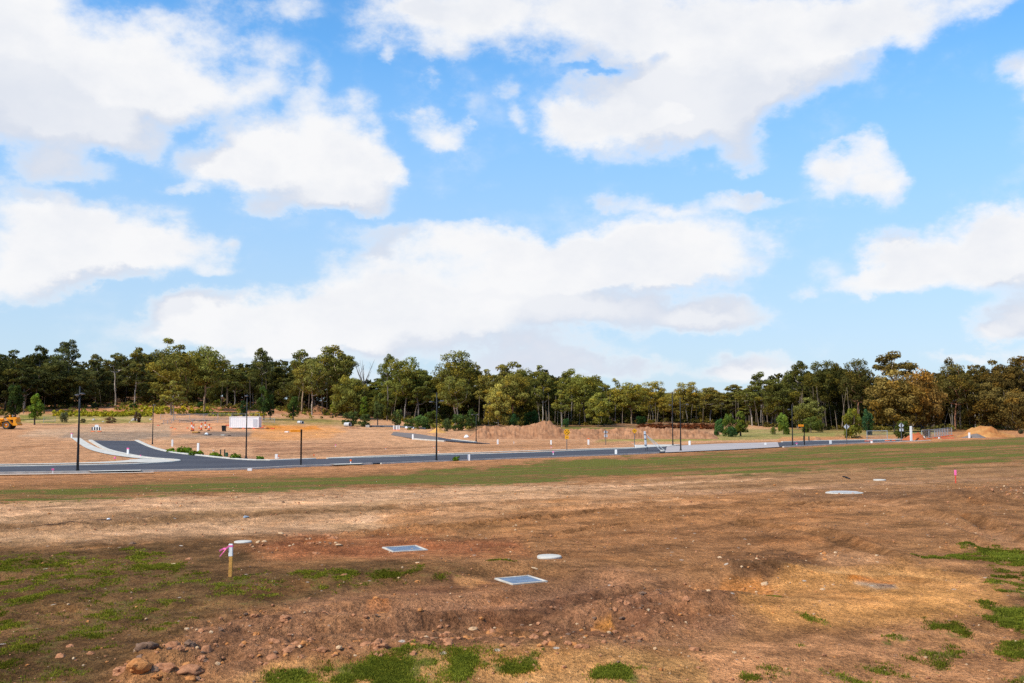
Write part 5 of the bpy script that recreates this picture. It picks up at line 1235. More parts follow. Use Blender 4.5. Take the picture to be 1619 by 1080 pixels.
# trees one can pick out: kind, photo x, distance behind the forest edge, top, crown width, bark, colour gain or colour, label
NAMED = [
    ('flat', 105, 22, 532, 46, 'grey', .9, 'tall dark gum with a flat mushroom crown rising above the left forest'), ('flat', 62, 26, 539, 34, 'grey', .8, 'dark gum with a small high crown, left of the mushroom-topped one'),
    ('round', 10, 14, 548, 74, 'dark', .85, 'broad very dark gum at the extreme left edge of the forest'), ('round', 88, 6, 558, 84, 'dark', .95, 'broad dark gum whose heavy crown hangs behind the twin-headed lamp'),
    ('tall', 40, 4, 566, 50, 'grey', .8, 'dark gum behind the loader and the round green tree'), ('round', 128, 0, 578, 56, 'dark', 1.0, 'dark low-crowned gum just right of the twin-headed lamp'),
    ('tall', 152, 10, 553, 36, 'pale', 1.0, 'slim gum with a white trunk, first right of the dark clump at the left'), ('flat', 184, 6, 552, 46, 'pale', 1.0, 'airy gum with sky showing through and two pale stems, left of centre-left'), ('tall', 214, 4, 541, 40, 'pale', 1.0, 'slim gum with a bright white forked trunk left of the tallest olive gum'),
    ('round', 272, -26, 529, 84, 'tan', 1.05, 'tallest olive gum with tan limbs, at the left above the site fence'), ('round', 324, -10, 543, 78, 'tan', 1.1, 'broad olive gum right of the tallest one, leaning pale limbs below'), ('tall', 276, -46, 596, 44, 'pale', 1.45, 'yellow-green gum with a straight white trunk close behind the site fence'),
    ('tall', 372, 4, 570, 52, 'grey', .95, 'thin-crowned greyish gum with bare slanting limbs behind the container'), ('flat', 414, 12, 545, 40, 'grey', .9, 'gum with a neat domed top behind the pair of small dark trees'), ('tall', 445, 16, 566, 44, 'grey', .8, 'short dark gum in the dip right of the dome-topped gum'),
    ('flat', 478, 6, 546, 50, 'tan', 1.0, 'spreading gum with a flat high crown and several tan stems left of centre'), ('round', 528, 8, 541, 72, 'tan', 1.0, 'broad rounded gum, tallest left of the gap with the bare branches'), ('round', 494, -4, 566, 60, 'pale', 1.1, 'olive gum with leaning pale stems below the flat-crowned one'),
    ('flat', 614, 6, 555, 36, 'grey', .85, 'gum with a small separate tuft of crown right of the gap'), ('round', 640, 2, 560, 64, 'grey', .95, 'full brown-green gum just right of the gap with the bare branches'), ('low', 552, -6, 590, 62, 'dark', 1.05, 'low spreading yellow-green gum below the gap in the skyline'),
    ('round', 724, 10, 553, 82, 'grey', .9, 'big domed dark olive gum above the middle lamp'), ('tall', 662, 2, 576, 44, 'grey', 1.0, 'slim brownish gum between the full gum and the big dome'), ('round', 720, -8, 592, 64, 'pale', 1.1, 'olive gum with a leaning pale stem below the big dome'),
    ('flat', 806, 16, 565, 54, 'grey', .85, 'dark flat-topped gum right of the big dome'), ('tall', 772, 8, 575, 46, 'grey', .95, 'greyish gum between the big dome and the dark flat top'), ('tall', 858, 8, 568, 44, 'pale', .9, 'wispy gum with a thick pale trunk behind the spoil heap crest'),
    ('round', 812, -6, 586, 62, 'red', 1.1, 'gum with reddish limbs forking right, behind the concrete pipe'), ('low', 788, -10, 606, 46, 'grey', 1.6, 'orange-tinged bushy gum above the concrete pipe'), ('flat', 903, 10, 577, 46, 'grey', 1.0, 'gum with a ragged high crown left of the low skyline'),
    ('round', 925, 0, 588, 66, 'dark', 1.0, 'bright green rounded gum at the left end of the low skyline'), ('tall', 888, -8, 611, 34, 'pale', 1.35, 'small yellow-green gum with a straight pale stem above the scalloped sign'), ('low', 945, -12, 620, 46, 'pale', 1.2, 'small gum with a forked pale stem above the grey sign back'),
    ('flat', 972, 8, 594, 30, 'grey', 1.1, 'small airy gum poking above the low skyline'), ('round', 998, -4, 602, 62, 'tan', 1.1, 'broad yellowish gum above the plain yellow diamond sign'), ('round', 1032, 4, 602, 54, 'grey', 1.05, 'round green gum left of the pair of lamps'), ('round', 1086, 6, 603, 52, 'grey', 1.0, 'domed yellowish gum behind the pair of lamps'),
    ('round', 1062, -6, 622, 48, 'grey', 1.15, 'lower yellow-green gum right behind the pair of lamps'), ('round', 1122, 2, 610, 52, 'grey', 1.0, 'pinkish-brown gum right of the pair of lamps'), ('tall', 1158, 4, 603, 46, 'grey', 1.0, 'brownish gum above the left of the two conical bushes'),
    ('flat', 1202, 16, 582, 42, 'grey', .9, 'dark gum with a small flat crown where the skyline rises on the right'), ('round', 1188, -2, 606, 56, 'pale', 1.1, 'gum with bare leaning white limbs right of the conical bushes'), ('round', 1236, 2, 588, 66, 'dark', 1.0, 'dense dark olive gum behind the right-hand lamp'), ('flat', 1262, 14, 566, 50, 'grey', .8, 'tall dark gum with a feathery crown right of the skyline dip'),
    ('round', 1300, 8, 569, 62, 'dark', .9, 'dark gum in the dense group above the orange name blade'), ('tall', 1322, 12, 566, 34, 'grey', .8, 'narrow dark gum with a pointed crown behind the diamond sign back'), ('round', 1356, 4, 566, 60, 'red', .85, 'dark gum with a bare pinkish trunk above the round bush'), ('low', 1276, -8, 628, 52, 'dark', 1.5, 'low ochre-tipped gum above the orange name blade'),
    ('flat', 1412, 20, 547, 78, 'pale', .8, 'tall gum with a wide open crown, highest on the right skyline'), ('low', 1412, -14, 583, 88, 'dark', 1.25, 'massive russet-tinged tree with foliage to the ground, left part'), ('low', 1454, -12, 579, 80, 'dark', 1.35, 'massive rusty red-brown tree with foliage to the ground, right part'),
    ('round', 1508, -2, 574, 66, 'red', .95, 'dark gum with orange limbs right of the rusty tree'), ('flat', 1504, 14, 559, 48, 'grey', .85, 'gum with a ragged crown behind the orange-limbed one'), ('tall', 1540, 12, 563, 44, 'grey', .9, 'greyish tall gum between the ragged crown and the right edge'),
    ('round', 1578, 10, 563, 66, 'dark', .9, 'dark broad gum near the right edge above the clay mound'), ('round', 1614, 10, 558, 60, 'dark', .9, 'dark gum at the extreme right edge, tallest there'), ('low', 1560, -4, 604, 66, 'dark', 1.25, 'orange-brown bushy gum behind the clay mound'), ('low', 1606, -8, 612, 60, 'dark', 1.2, 'orange-brown bushy gum cut by the right edge'),
]
for kind, x, dY, top, wpx, bark, c, label in NAMED:
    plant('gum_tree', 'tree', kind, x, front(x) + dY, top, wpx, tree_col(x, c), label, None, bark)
# the deeper rows, closing the forest
_r2 = random.Random(11); n_mid = 0
for row, (dY, step, drop) in enumerate([(16, 23, 22), (30, 20, 12), (48, 18, 6)]):
    x = -70
    while x < 1690:
        xx = x + _r2.uniform(-7, 7); k = _r2.choice(['tall', 'tall', 'round', 'flat'] if row else ['tall', 'round', 'tall'])
        top = skyl(xx) + drop + _r2.uniform(0, 14)
        side = ['left', 'middle', 'right'][0 if xx < 540 else 1 if xx < 1080 else 2]
        lab = {0: 'gum tree half hidden just behind the front trees of the %s stretch of forest', 1: 'gum tree deep in the %s stretch of forest, mostly hidden by others', 2: 'gum tree at the back of the %s stretch of forest, crown at the skyline'}[row] % side
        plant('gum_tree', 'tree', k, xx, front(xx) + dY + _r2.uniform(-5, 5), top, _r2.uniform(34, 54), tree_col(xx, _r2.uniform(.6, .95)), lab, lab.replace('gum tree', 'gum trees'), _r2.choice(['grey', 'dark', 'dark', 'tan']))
        x += step * _r2.uniform(.8, 1.2)
x = -60
while x < 1690:
    xx = x + _r2.uniform(-8, 8); d = front(xx) + _r2.uniform(6, 34); side = ['left', 'middle', 'right'][0 if xx < 540 else 1 if xx < 1080 else 2]
    p_ = atY(xx, d); by_ = float(project(np.array([p_.x]), np.array([p_.y]), np.array([p_.z]))[1][0])
    lab = 'low leafy understorey tree in the shade of the %s stretch of forest' % side
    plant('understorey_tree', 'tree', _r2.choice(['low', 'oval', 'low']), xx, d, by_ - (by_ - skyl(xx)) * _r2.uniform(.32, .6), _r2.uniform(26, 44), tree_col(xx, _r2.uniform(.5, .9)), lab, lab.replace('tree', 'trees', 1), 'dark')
    x += _r2.uniform(12, 21)
# shrubs and small trees
SHRUBS = [
    ('small_tree', 'oval', 54.5, 672, 622, 32, (.075, .125, .022), 'bright green round-headed small tree beside the loader', 'dark', 'tree'), ('small_tree', 'oval', 417, 664.5, 610, 25, (.040, .072, .024), 'taller of two touching dark green small trees right of the container', 'dark', 'tree'),
    ('small_tree', 'oval', 427, 664, 622, 15, (.036, .066, .024), 'shorter of two touching dark green small trees right of the container', 'dark', 'tree'), ('small_tree', 'oval', 463.5, 664.5, 625, 21, (.045, .075, .022), 'small dark green tree standing alone above the grass, right of the touching two', 'dark', 'tree'),
    ('conifer', 'cone', 384, 660, 632, 17, (.022, .048, .022), 'dark bluish conical tree behind the container', 'dark', 'tree'), ('dense_tree', 'oval', 24, 664, 606, 32, (.022, .038, .014), 'very dark tree between the loader and the forest', 'dark', 'tree'),
    ('shrub', 'bush', 101, 668, 652, 19, (.095, .11, .07), 'pale grey-green shrub left of the left barricade'), ('shrub', 'bush', 217, 668, 651, 13, (.085, .06, .05), 'reddish brown bare-looking shrub by the pale rock'), ('shrub', 'bush', 174, 669, 659, 22, (.16, .12, .085), 'straw-coloured twiggy shrub right of the left barricade'), ('shrub', 'bush', 131, 668.5, 662, 12, (.08, .085, .055), 'small grey shrub behind the twin-headed lamp'),
    ('shrub', 'bush', 17, 663, 650, 24, (.06, .075, .04), 'grey-green shrub behind the loader engine'), ('shrub', 'bush', 211, 646, 638, 15, (.022, .05, .018), 'small dark green shrub on the orange slope at the left'), ('shrub', 'bush', 317, 645, 636, 15, (.022, .05, .018), 'small dark shrub on the orange slope under the leaning limbs'), ('shrub', 'bush', 345, 643, 632, 16, (.06, .085, .02), 'green shrub on the orange slope left of the boulder pile'), ('shrub', 'bush', 149, 645, 637, 12, (.03, .055, .03), 'bluish shrub on the slope behind the left barricade'),
    ('small_tree', 'oval', 545, 646, 608, 28, (.125, .19, .022), 'vivid lime green bushy tree in the middle left'), ('small_tree', 'oval', 530, 660, 627, 18, (.11, .15, .022), 'lime-topped darker shrub tree left of the vivid lime one'), ('small_tree', 'oval', 572, 648, 609, 16, (.11, .17, .022), 'slim lime green tree right of the vivid bushy one'), ('small_tree', 'cone', 576, 664, 625, 22, (.085, .13, .022), 'bright green upright young tree above the silt fence'),
    ('small_tree', 'oval', 597, 674, 621, 22, (.055, .075, .028), 'grey-green young gum with a thin stem above the silt fence'), ('shrub', 'bush', 555, 674, 651, 34, (.045, .07, .03), 'dark green shrub behind the white pipe'), ('shrub', 'bush', 577, 675, 655, 26, (.042, .066, .03), 'dark green shrub right of the one behind the white pipe'), ('shrub', 'bush', 629, 674, 648, 22, (.055, .085, .035), 'round blue-green shrub behind the middle barricade'),
    ('small_tree', 'oval', 612, 666, 630, 18, (.07, .085, .025), 'olive young tree left of the round blue-green shrub'), ('shrub', 'bush', 668, 678, 657, 40, (.05, .09, .03), 'broad leafy green shrub left of the sand pile'), ('shrub', 'bush', 648, 676, 662, 22, (.05, .085, .03), 'low green shrub right of the middle barricade'), ('shrub', 'bush', 706, 682, 662, 20, (.05, .08, .035), 'bluish shrub just right of the sand pile'), ('shrub', 'bush', 684, 672, 650, 30, (.045, .07, .02), 'dark shrub behind the sand pile'),
    ('shrub', 'bush', 725, 681, 655, 32, (.035, .06, .022), 'dark green shrub left of the spoil heap start'), ('shrub', 'bush', 745, 679, 648, 30, (.035, .06, .022), 'dark shrub behind the thin lamp with the cross arm'), ('shrub', 'bush', 812, 676, 654, 24, (.02, .05, .022), 'deep green shrub above the concrete pipe'), ('shrub', 'bush', 840, 674, 650, 30, (.024, .055, .02), 'deep green shrub left of the spoil heap crest'),
    ('shrub', 'bush', 895, 676, 662, 14, (.03, .07, .03), 'small green shrub above the scalloped sign'), ('shrub', 'oval', 955, 674, 650, 16, (.05, .065, .012), 'olive shrub with a reddish tip above the grey sign back'), ('shrub', 'bush', 1014, 672, 658, 24, (.016, .04, .016), 'very dark shrub left of the braced post top'),
    ('conical_bush', 'cone', 1171, 690, 648, 34, (.080, .105, .022), 'tall conical olive bush, right one of the clump of three on the right verge', 'dark', 'bush'), ('conical_bush', 'bush', 1152, 690, 655, 28, (.060, .095, .024), 'bush with orange-tinted top, middle of the clump of three', 'dark', 'bush'), ('conical_bush', 'bush', 1137, 689, 663, 24, (.036, .085, .03), 'dark green bush, left one of the clump of three', 'dark', 'bush'), ('shrub', 'bush', 1156, 691, 675, 24, (.034, .08, .034), 'low bluish shrub at the foot of the clump of three'),
    ('round_bush', 'bush', 1239, 687, 654, 28, (.075, .115, .024), 'yellow-green round bush behind the right-hand lamp', 'dark', 'bush'), ('shrub', 'bush', 1223, 687, 675, 12, (.06, .085, .024), 'small round shrub left of the yellow-green one by the lamp'), ('round_bush', 'bush', 1282, 684, 659, 36, (.065, .085, .022), 'olive round bush behind the short orange name blade', 'dark', 'bush'),
    ('round_bush', 'bush', 1347, 693, 647, 37, (.105, .125, .026), 'large round yellow-green bush behind the diamond sign back', 'dark', 'bush'), ('round_bush', 'bush', 1372, 688, 648, 24, (.026, .062, .032), 'dark blue-green bush half behind the large round one', 'dark', 'bush'), ('shrub', 'bush', 1427, 694, 666, 34, (.035, .05, .014), 'dark shrub behind the diamond sign over two squares'), ('shrub', 'bush', 1466, 691, 678, 18, (.05, .038, .03), 'dead brown shrub behind the wire panels'),
    ('shrub', 'bush', 1554, 676, 658, 20, (.05, .075, .016), 'green shrub above the peak of the clay mound'), ('small_tree', 'cone', 1576, 680, 651, 21, (.05, .075, .035), 'grey-green conical shrub right of the clay mound peak', 'dark', 'tree'), ('shrub', 'bush', 1603, 676, 660, 26, (.022, .032, .012), 'very dark shrub at the right edge'), ('shrub', 'bush', 1614, 686, 679, 14, (.05, .055, .035), 'small grey shrub at the right edge by the clay mound'),
    ('shrub', 'bush', 1296, 683, 664, 20, (.05, .07, .02), 'shrub at the right of the olive bush behind the name blade'),
]
for name, kind, x, base, top, wpx, c, label, *rest in SHRUBS:
    plant(name, rest[1] if len(rest) > 1 else 'shrub', kind, x, None, top, wpx, tuple(v * .62 for v in c), label, None, rest[0] if rest else 'dark', base)
# a bare dead tree in the gap
def dead_tree(px, Y, top, label, seed):
    rng = np.random.default_rng(seed); p = atY(px, Y); m = mpp(Y); _, by = project(np.array([p.x]), np.array([p.y]), np.array([p.z])); H = (float(by[0]) - top) * m
    o = thing('dead_tree', label, 'tree', p); mb = MB(); mb.tube([(0, 0, -.3), (.1, 0, H * .3), (-.1, .1, H * .62)], [.2, .16, .11], 6, cap=False); tr = mb.build('trunk', M['bark'], o); tr.color = (.2, .17, .15, 1)
    br = MB()
    for i in range(11):
        a = rng.uniform(0, 6.28); z = H * rng.uniform(.45, .62); L = H * rng.uniform(.26, .42); d = np.array((math.cos(a) * .5, math.sin(a) * .3, 1.)); d /= np.linalg.norm(d); q0 = np.array((-.05, .05, z)); q1 = q0 + d * L * .5; q2 = q0 + d * L + np.array((0, 0, .3))
        br.tube([q0, q1, q2], [.08, .055, .02], 4, cap=False); 
        for s_ in range(2): e = q1 + (q2 - q1) * rng.uniform(0, .6); br.tube([e, e + np.array((rng.uniform(-1, 1), rng.uniform(-.5, .5), rng.uniform(.6, 1.6))) * H * .06], [.035, .012], 3, cap=False)
    b = br.build('branches', M['bark'], o); b.color = (.2, .17, .15, 1)
dead_tree(576, 262, 562, 'leafless grey dead tree in the gap of the skyline', 4)

# far woods closing the view behind the rows: one mass
def far_woods():
    rng = np.random.default_rng(77); lv = Leaves(); mb = MB()
    for i in range(230):
        x = rng.uniform(-260, 1880); Y = front(x) + rng.uniform(62, 120); p = atY(x, Y); m = mpp(Y); _, by = project(np.array([p.x]), np.array([p.y]), np.array([p.z]))
        H = max(6, (float(by[0]) - (skyl(x) + rng.uniform(8, 26))) * m); R = rng.uniform(2.4, 4.2)
        mb.tube([(p.x, p.y, p.z - .3), (p.x + rng.normal() * .3, p.y, p.z + H * .5), (p.x + rng.normal() * .6, p.y, p.z + H * .9)], [.22, .16, .05], 4, cap=False)
        for k in range(13):
            a = rng.uniform(0, 6.28); rr = R * rng.random() ** .5; lv.clump((p.x + rr * math.cos(a), p.y + rr * math.sin(a), p.z + H * rng.uniform(.05, .95)), rng.uniform(1.3, 2.4), 30, .75, rng, .65, rng.uniform(.1, .7))
    o = bpy.data.objects.new('forest', lv.mesh('forest', M['leaf'])); col.objects.link(o); o.color = (.030, .033, .014, 1); tag(o, 'far part of the forest that shows only as dark mass between the trunks', 'forest', None, 'stuff')
    t_ = mb.build('forest_trunks', M['bark']); t_.color = (.13, .11, .09, 1); tag(t_, 'thin far trunks between the nearer trees, too many to count', 'forest', None, 'stuff')
far_woods()

# thin saplings and bracken of the forest floor
def undergrowth(name, label, strips, seed, colr, leaf, hgt, per):
    rng = np.random.default_rng(seed); lv = Leaves()
    for (x0, x1, d0, d1, dens, px_based) in strips:
        for i in range(int((x1 - x0) * dens)):
            x = rng.uniform(x0, x1)
            p = onground(x, rng.uniform(d0, d1)) if px_based else atY(x, front(x) + rng.uniform(d0, d1))
            r = hgt * rng.uniform(.5, 1.2); lv.clump((p.x, p.y, p.z + r * .4), r, per, leaf, rng, .75)
    o = bpy.data.objects.new(name, lv.mesh(name, M['leaf'])); col.objects.link(o); o.color = (*colr, 1); return tag(o, label, 'undergrowth', None, 'stuff')
undergrowth('bracken', 'brown-green bracken and scrub on the forest floor', [(-40, 640, 0, 26, .6, False), (640, 1180, -2, 24, .9, False), (1180, 1660, -3, 24, .55, False)], 5, (.052, .050, .016), .32, 1.0, 28)
undergrowth('low_hedge_plants', 'rows of low yellow-green leafy plants on the left slope', [(84, 238, 652.5, 659, 1.6, True), (190, 240, 642, 650, .7, True), (228, 330, 645, 655, 1.4, True), (330, 420, 655, 658.5, .8, True)], 6, (.125, .125, .014), .26, .62, 26)
undergrowth('scrub', 'patchy green scrub on the orange hillside', [(110, 420, 632, 652, .5, True), (430, 640, 636, 662, .45, True), (640, 740, 668, 680, .5, True)], 8, (.072, .080, .018), .28, .8, 26)
undergrowth('dead_brush', 'heap of red-brown dead brush behind the spoil', [(1010, 1130, 674, 679, .9, True)], 9, (.05, .019, .011), .3, .8, 28)
undergrowth('kerb_weeds', 'green weeds growing behind the kerb at the bend', [(266, 300, 711, 717.5, 1.1, True), (300, 322, 716.5, 721, .7, True), (336, 350, 720.5, 724, .7, True), (366, 380, 723, 727, .8, True), (404, 416, 726, 728.5, .5, True), (714, 722, 727.8, 728.6, .6, True)], 10, (.04, .075, .010), .16, .34, 22)

def saplings():
    rng = np.random.default_rng(5); mb = MB()
    for i in range(420):
        x = rng.uniform(-40, 1660) if i % 2 else rng.uniform(850, 1660); p = atY(x, front(x) + rng.uniform(-2, 40)); H = rng.uniform(4, 10); a, b = rng.normal(size=2) * .5
        mb.tube([(p.x, p.y, p.z - .2), (p.x + a * .4, p.y + b * .4, p.z + H * .5), (p.x + a, p.y + b, p.z + H)], [rng.uniform(.05, .12), .06, .03], 4, cap=False)
    o = mb.build('saplings', M['bark']); o.color = (.24, .18, .13, 1); tag(o, 'thin bare sapling stems crowding the shade under the gums', 'saplings', None, 'stuff')
saplings()
# ------------------------------------------------------------------ clods, gravel and grass of the near field
def clod_mesh(seed, rough=.35, sq=.72):
    rough *= 1.25
    import bmesh
    bm = bmesh.new(); bmesh.ops.create_icosphere(bm, subdivisions=3, radius=1.); rng = np.random.default_rng(seed); off = rng.uniform(0, 50, 3)
    from mathutils import noise as mn
    sx, sy = rng.uniform(.8, 1.25), rng.uniform(.8, 1.2)
    for v in bm.verts:
        n = v.co.normalized(); q = n * 1.1 + Vector(off)
        k = 1 + rough * mn.noise(q) * 1.1 + rough * .8 * abs(mn.noise(q * 2.3)) + rough * .5 * mn.noise(q * 5.) + rough * .3 * mn.noise(q * 11.)
        v.co = Vector((n.x * k * sx, n.y * k * sy, n.z * k * sq))
    me = bpy.data.meshes.new('clod'); bm.to_mesh(me); bm.free(); me.polygons.foreach_set('use_smooth', [seed % 2 == 0] * len(me.polygons)); return me
CL = [[None] * 8 for _ in range(4)]
def clod(px, py, wpx, c, label, group=None, sink=.3, name='earth_clod', cat='clod', zs=1., rnd=random.Random(2)):
    k = rnd.randrange(8)
    if CL[c][k] is None: me = clod_mesh(100 + k * 7 + c, .42 if c < 3 else .3, .74); me.materials.append(CLOD[c]); CL[c][k] = me
    p = onground(px, py); R = wpx * mpp(p.y) / 2
    me_ = CL[c][k]
    if wpx >= 50: me_ = clod_mesh(77, .16, .8); me_.materials.append(CLOD[c])
    o = bpy.data.objects.new(name, me_); col.objects.link(o); o.location = (p.x, p.y, p.z + R * .74 * zs * (.42 - 2 * sink)); o.scale = (R, R * rnd.uniform(.8, 1.1), R * zs); o.rotation_euler = (rnd.uniform(-.3, .3), rnd.uniform(-.3, .3), rnd.uniform(0, 6.28))
    return tag(o, label, cat, group)
for a in [(221, 1073, 50, 1, 'largest rounded orange-brown boulder of earth at the bottom left', .62), (327, 1052, 19, 0, 'round red-brown clod alone right of the dark clods at the bottom left', 1), (228, 1046, 36, 2, 'grey-brown spiky clod behind the largest boulder', .8), (297, 1045, 17, 2, 'dark grey clod standing upright behind the bottom left clods', 1.1), (270, 1045, 18, 2, 'flat near-black clod behind the largest boulder', .6),
          (283, 1048, 14, 1, 'tan clod touching the dark grey upright one', 1), (273, 1051, 17, 0, 'brown clod left of the tan one behind the boulder', 1), (190, 1072, 20, 0, 'brown clod at the left foot of the largest boulder', .9), (258, 1072, 26, 0, 'clod at the right foot of the largest boulder', .8), (300, 1070, 30, 0, 'broad lumpy clod right of the largest boulder', .7), (312, 1076, 10, 2, 'dark clod at the right end of the bottom left cluster', 1), (143, 1042, 11, 0, 'lone pinkish clod at the far left of the bottom cluster', 1), (110, 1026, 9, 0, 'small tan clod alone in the dark grass at the left', 1), (248, 1078, 11, 1, 'small orange clod at the bottom edge below the boulder', .9), (95, 1044, 12, 0, 'reddish clod in the dark grass, farthest left', 1.2),
          (275, 894, 8, 3, 'pale stone with a flat shadow side, left of the near stake', .9), (299, 887, 10, 0, 'flat brown stone left of the near stake', .5), (209, 860, 8, 2, 'dark jagged clod on the tan strip at the left', 1.2), (545, 918, 9, 0, 'reddish clod below the farther drain pit', .9), (660, 924, 8, 1, 'bright orange lump left of the nearer drain pit', .9), (596, 951, 13, 1, 'orange clay lump in the middle foreground', .8), (607, 964, 22, 1, 'wider ochre clay lump just below the orange one', .5), (955, 990, 38, 1, 'broad ochre clay patch lump in the middle foreground', .3), (598, 1047, 21, 0, 'squarish clod at the lower edge of the rough band', 1), (747, 1000, 12, 3, 'pale tan stone in the rough band, middle', .9), (746, 1022, 18, 2, 'dark grey crumbly clod in the rough band, middle', .8), (741, 1033, 20, 1, 'orange-brown clod below the dark grey crumbly one', .9), (467, 1040, 15, 0, 'pinkish clod in the rough band left of the middle', 1.1), (434, 1018, 14, 2, 'grey clod in the rough band at the left', .9), (406, 1002, 13, 1, 'orange-pink clod at the left end of the rough band', .9), (452, 993, 16, 0, 'brown clod left of the rough band', .8), (874, 1043, 13, 1, 'orange clod at the lower right end of the rough band', .9), (920, 1046, 16, 0, 'clod at the right end of the lower clod row', .9), (1098, 1041, 16, 0, 'lone clod right of the rough band at the bottom', .8), (1085, 968, 15, 0, 'pale brown clod at the crest right of the rough band', .9), (1015, 960, 14, 2, 'dark crumbly clod at the crest of the rough band', .8),
          (1394, 928, 15, 2, 'grey shaly rock in the ochre patch at the right, left of two', .35), (1406, 930, 12, 2, 'grey shaly rock in the ochre patch at the right, right of two', .35), (1300, 934, 8, 3, 'white stone at the left of the ochre patch', .6), (1208, 927, 14, 3, 'long white stone at the orange scree', .3), (1184, 861, 5, 3, 'white stone on the brown slope, right of the round cover', .7), (1138, 885, 6, 3, 'white stone on the slope below the right cover', .6), (846, 906, 14, 3, 'white bleached sticks heaped between pit and cover', .35), (660, 901, 6, 3, 'pale chip under the farther drain pit', .5), (535, 866, 12, 3, 'row of pale stones left of the farther drain pit', .5), (500, 878, 13, 0, 'dark brown flat clod left of the farther drain pit', .6), (527, 853, 14, 0, 'dark brown clod above the pale row of stones', .8), (445, 845, 9, 3, 'pale clod above the dark slope, right of the near stake', .8), (418, 859, 7, 3, 'pale block right of the flat round cover', .9)]:
    clod(a[0], a[1], a[2], a[3], a[4], None, .26, zs=a[5])
_rc = random.Random(23); nc = 0
def scatter(n, poly, w0, w1, mixc, label, group):
    global nc
    xs = [p[0] for p in poly]; ys = [p[1] for p in poly]; k = 0
    while k < n:
        x, y = _rc.uniform(min(xs), max(xs)), _rc.uniform(min(ys), max(ys))
        if poly_sd(poly, np.array([x]), np.array([y]))[0] > 0: continue
        clod(x, y, w0 + (w1 - w0) * _rc.random() ** 2.2, _rc.choice(mixc), label, group, .3, zs=_rc.uniform(.6, 1.05)); k += 1
scatter(20, [(330, 1010), (345, 985), (480, 965), (500, 1000), (430, 1025)], 5, 13, [0, 0, 1, 2], 'reddish clod scattered at the left end of the rough band', 'clods at the left end of the rough band')
scatter(30, [(400, 1062), (420, 1035), (640, 1030), (660, 1055), (560, 1058)], 6, 18, [0, 0, 0, 1], 'pinkish brown clod in the row of clods left of the bottom grass', 'clods along the lower edge of the rough band, left')
scatter(36, [(650, 1055), (650, 1015), (800, 1000), (940, 1015), (940, 1050), (860, 1052)], 6, 19, [0, 0, 0, 1], 'brown clod in the heaped clods above the bottom grass', 'clods along the lower edge of the rough band, middle')
scatter(30, [(960, 985), (970, 950), (1080, 940), (1110, 965), (1060, 985)], 4, 13, [0, 0, 0, 2], 'crumbly brown clod on the crest right of the middle foreground', 'clods on the crest of the rough band')
scatter(18, [(180, 1082), (200, 1060), (330, 1055), (340, 1080)], 6, 16, [0, 0, 1, 2], 'earth clod round the foot of the largest boulder', 'clods round the largest boulder')
scatter(30, [(1150, 945), (1165, 922), (1225, 925), (1240, 945), (1190, 955)], 3, 9, [1, 3, 1, 0], 'small stone of the orange scree at the right', 'stones of the orange scree')
scatter(18, [(1285, 892), (1295, 877), (1400, 882), (1410, 896)], 3, 9, [3, 3, 1], 'pale stone in the strip above the ochre patch', 'pale stones above the ochre patch')
scatter(18, [(380, 872), (430, 845), (560, 842), (560, 870)], 4, 10, [0, 0, 3], 'brown clod on the dark slope right of the near stake', 'clods on the dark slope')
# loose gravel over the near field, one mass
def gravel():
    rng = np.random.default_rng(31); base = []
    for k in range(5):
        d = rng.normal(size=(8, 3)); d /= np.linalg.norm(d, axis=1)[:, None]; base.append(None)
    V = []; Fc = []; MI = []; o = 0
    ico = clod_mesh(900, .3, .7); import bmesh
    bm = bmesh.new(); bmesh.ops.create_icosphere(bm, subdivisions=1, radius=1.); bv = np.array([v.co for v in bm.verts]); bf = np.array([[v.index for v in f.verts] for f in bm.faces]); bm.free(); bpy.data.meshes.remove(ico)
    n = 11000; X = []; Y = []
    Yc = 11 + 46 * rng.random(n) ** 1.5; U = rng.uniform(-.56, .56, n); Xc = U * Yc
    px, py = project(Xc, Yc, G(Xc, Yc)); R = np.zeros(n)
    for pts, s, soft in ROUGH: R = np.maximum(R, s * zone_mask(pts, soft, soft, 0, px, py, np.full(n, .5), Xc))
    W = fbm(Xc / 2.5, Yc / 3, 3, 77); keep = rng.random(n) < .22 + .6 * R + .5 * sstep(.5, .65, W)
    Xc, Yc, R = Xc[keep], Yc[keep], R[keep]; g = G(Xc, Yc) + detail(Xc, Yc); m = len(Xc)
    sz = (.010 + .034 * rng.random(m) ** 3) * (1 + .5 * R) * np.clip(Yc / 26, .8, 1.7); kind = rng.choice(4, m, p=[.56, .17, .11, .16])
    allv = []; allf = []
    for i in range(m):
        a = rng.uniform(0, 6.28); c, s = math.cos(a), math.sin(a); v = bv * rng.uniform(.65, 1.2, (len(bv), 1)) * np.array((1, .8, .6)) * sz[i]
        v = np.stack([v[:, 0] * c - v[:, 1] * s + Xc[i], v[:, 0] * s + v[:, 1] * c + Yc[i], v[:, 2] + g[i] + sz[i] * .25], 1); allv.append(v); allf.append(bf + i * len(bv))
    me = bpy.data.meshes.new('gravel'); me.from_pydata(np.concatenate(allv).tolist(), [], np.concatenate(allf).tolist())
    for c in CLOD: me.materials.append(c)
    me.polygons.foreach_set('material_index', np.repeat(kind, len(bf)).astype(np.int32)); me.update()
    ob = bpy.data.objects.new('gravel', me); col.objects.link(ob); tag(ob, 'loose crumbs of earth and small stones over the near field', 'gravel', None, 'stuff')
gravel()
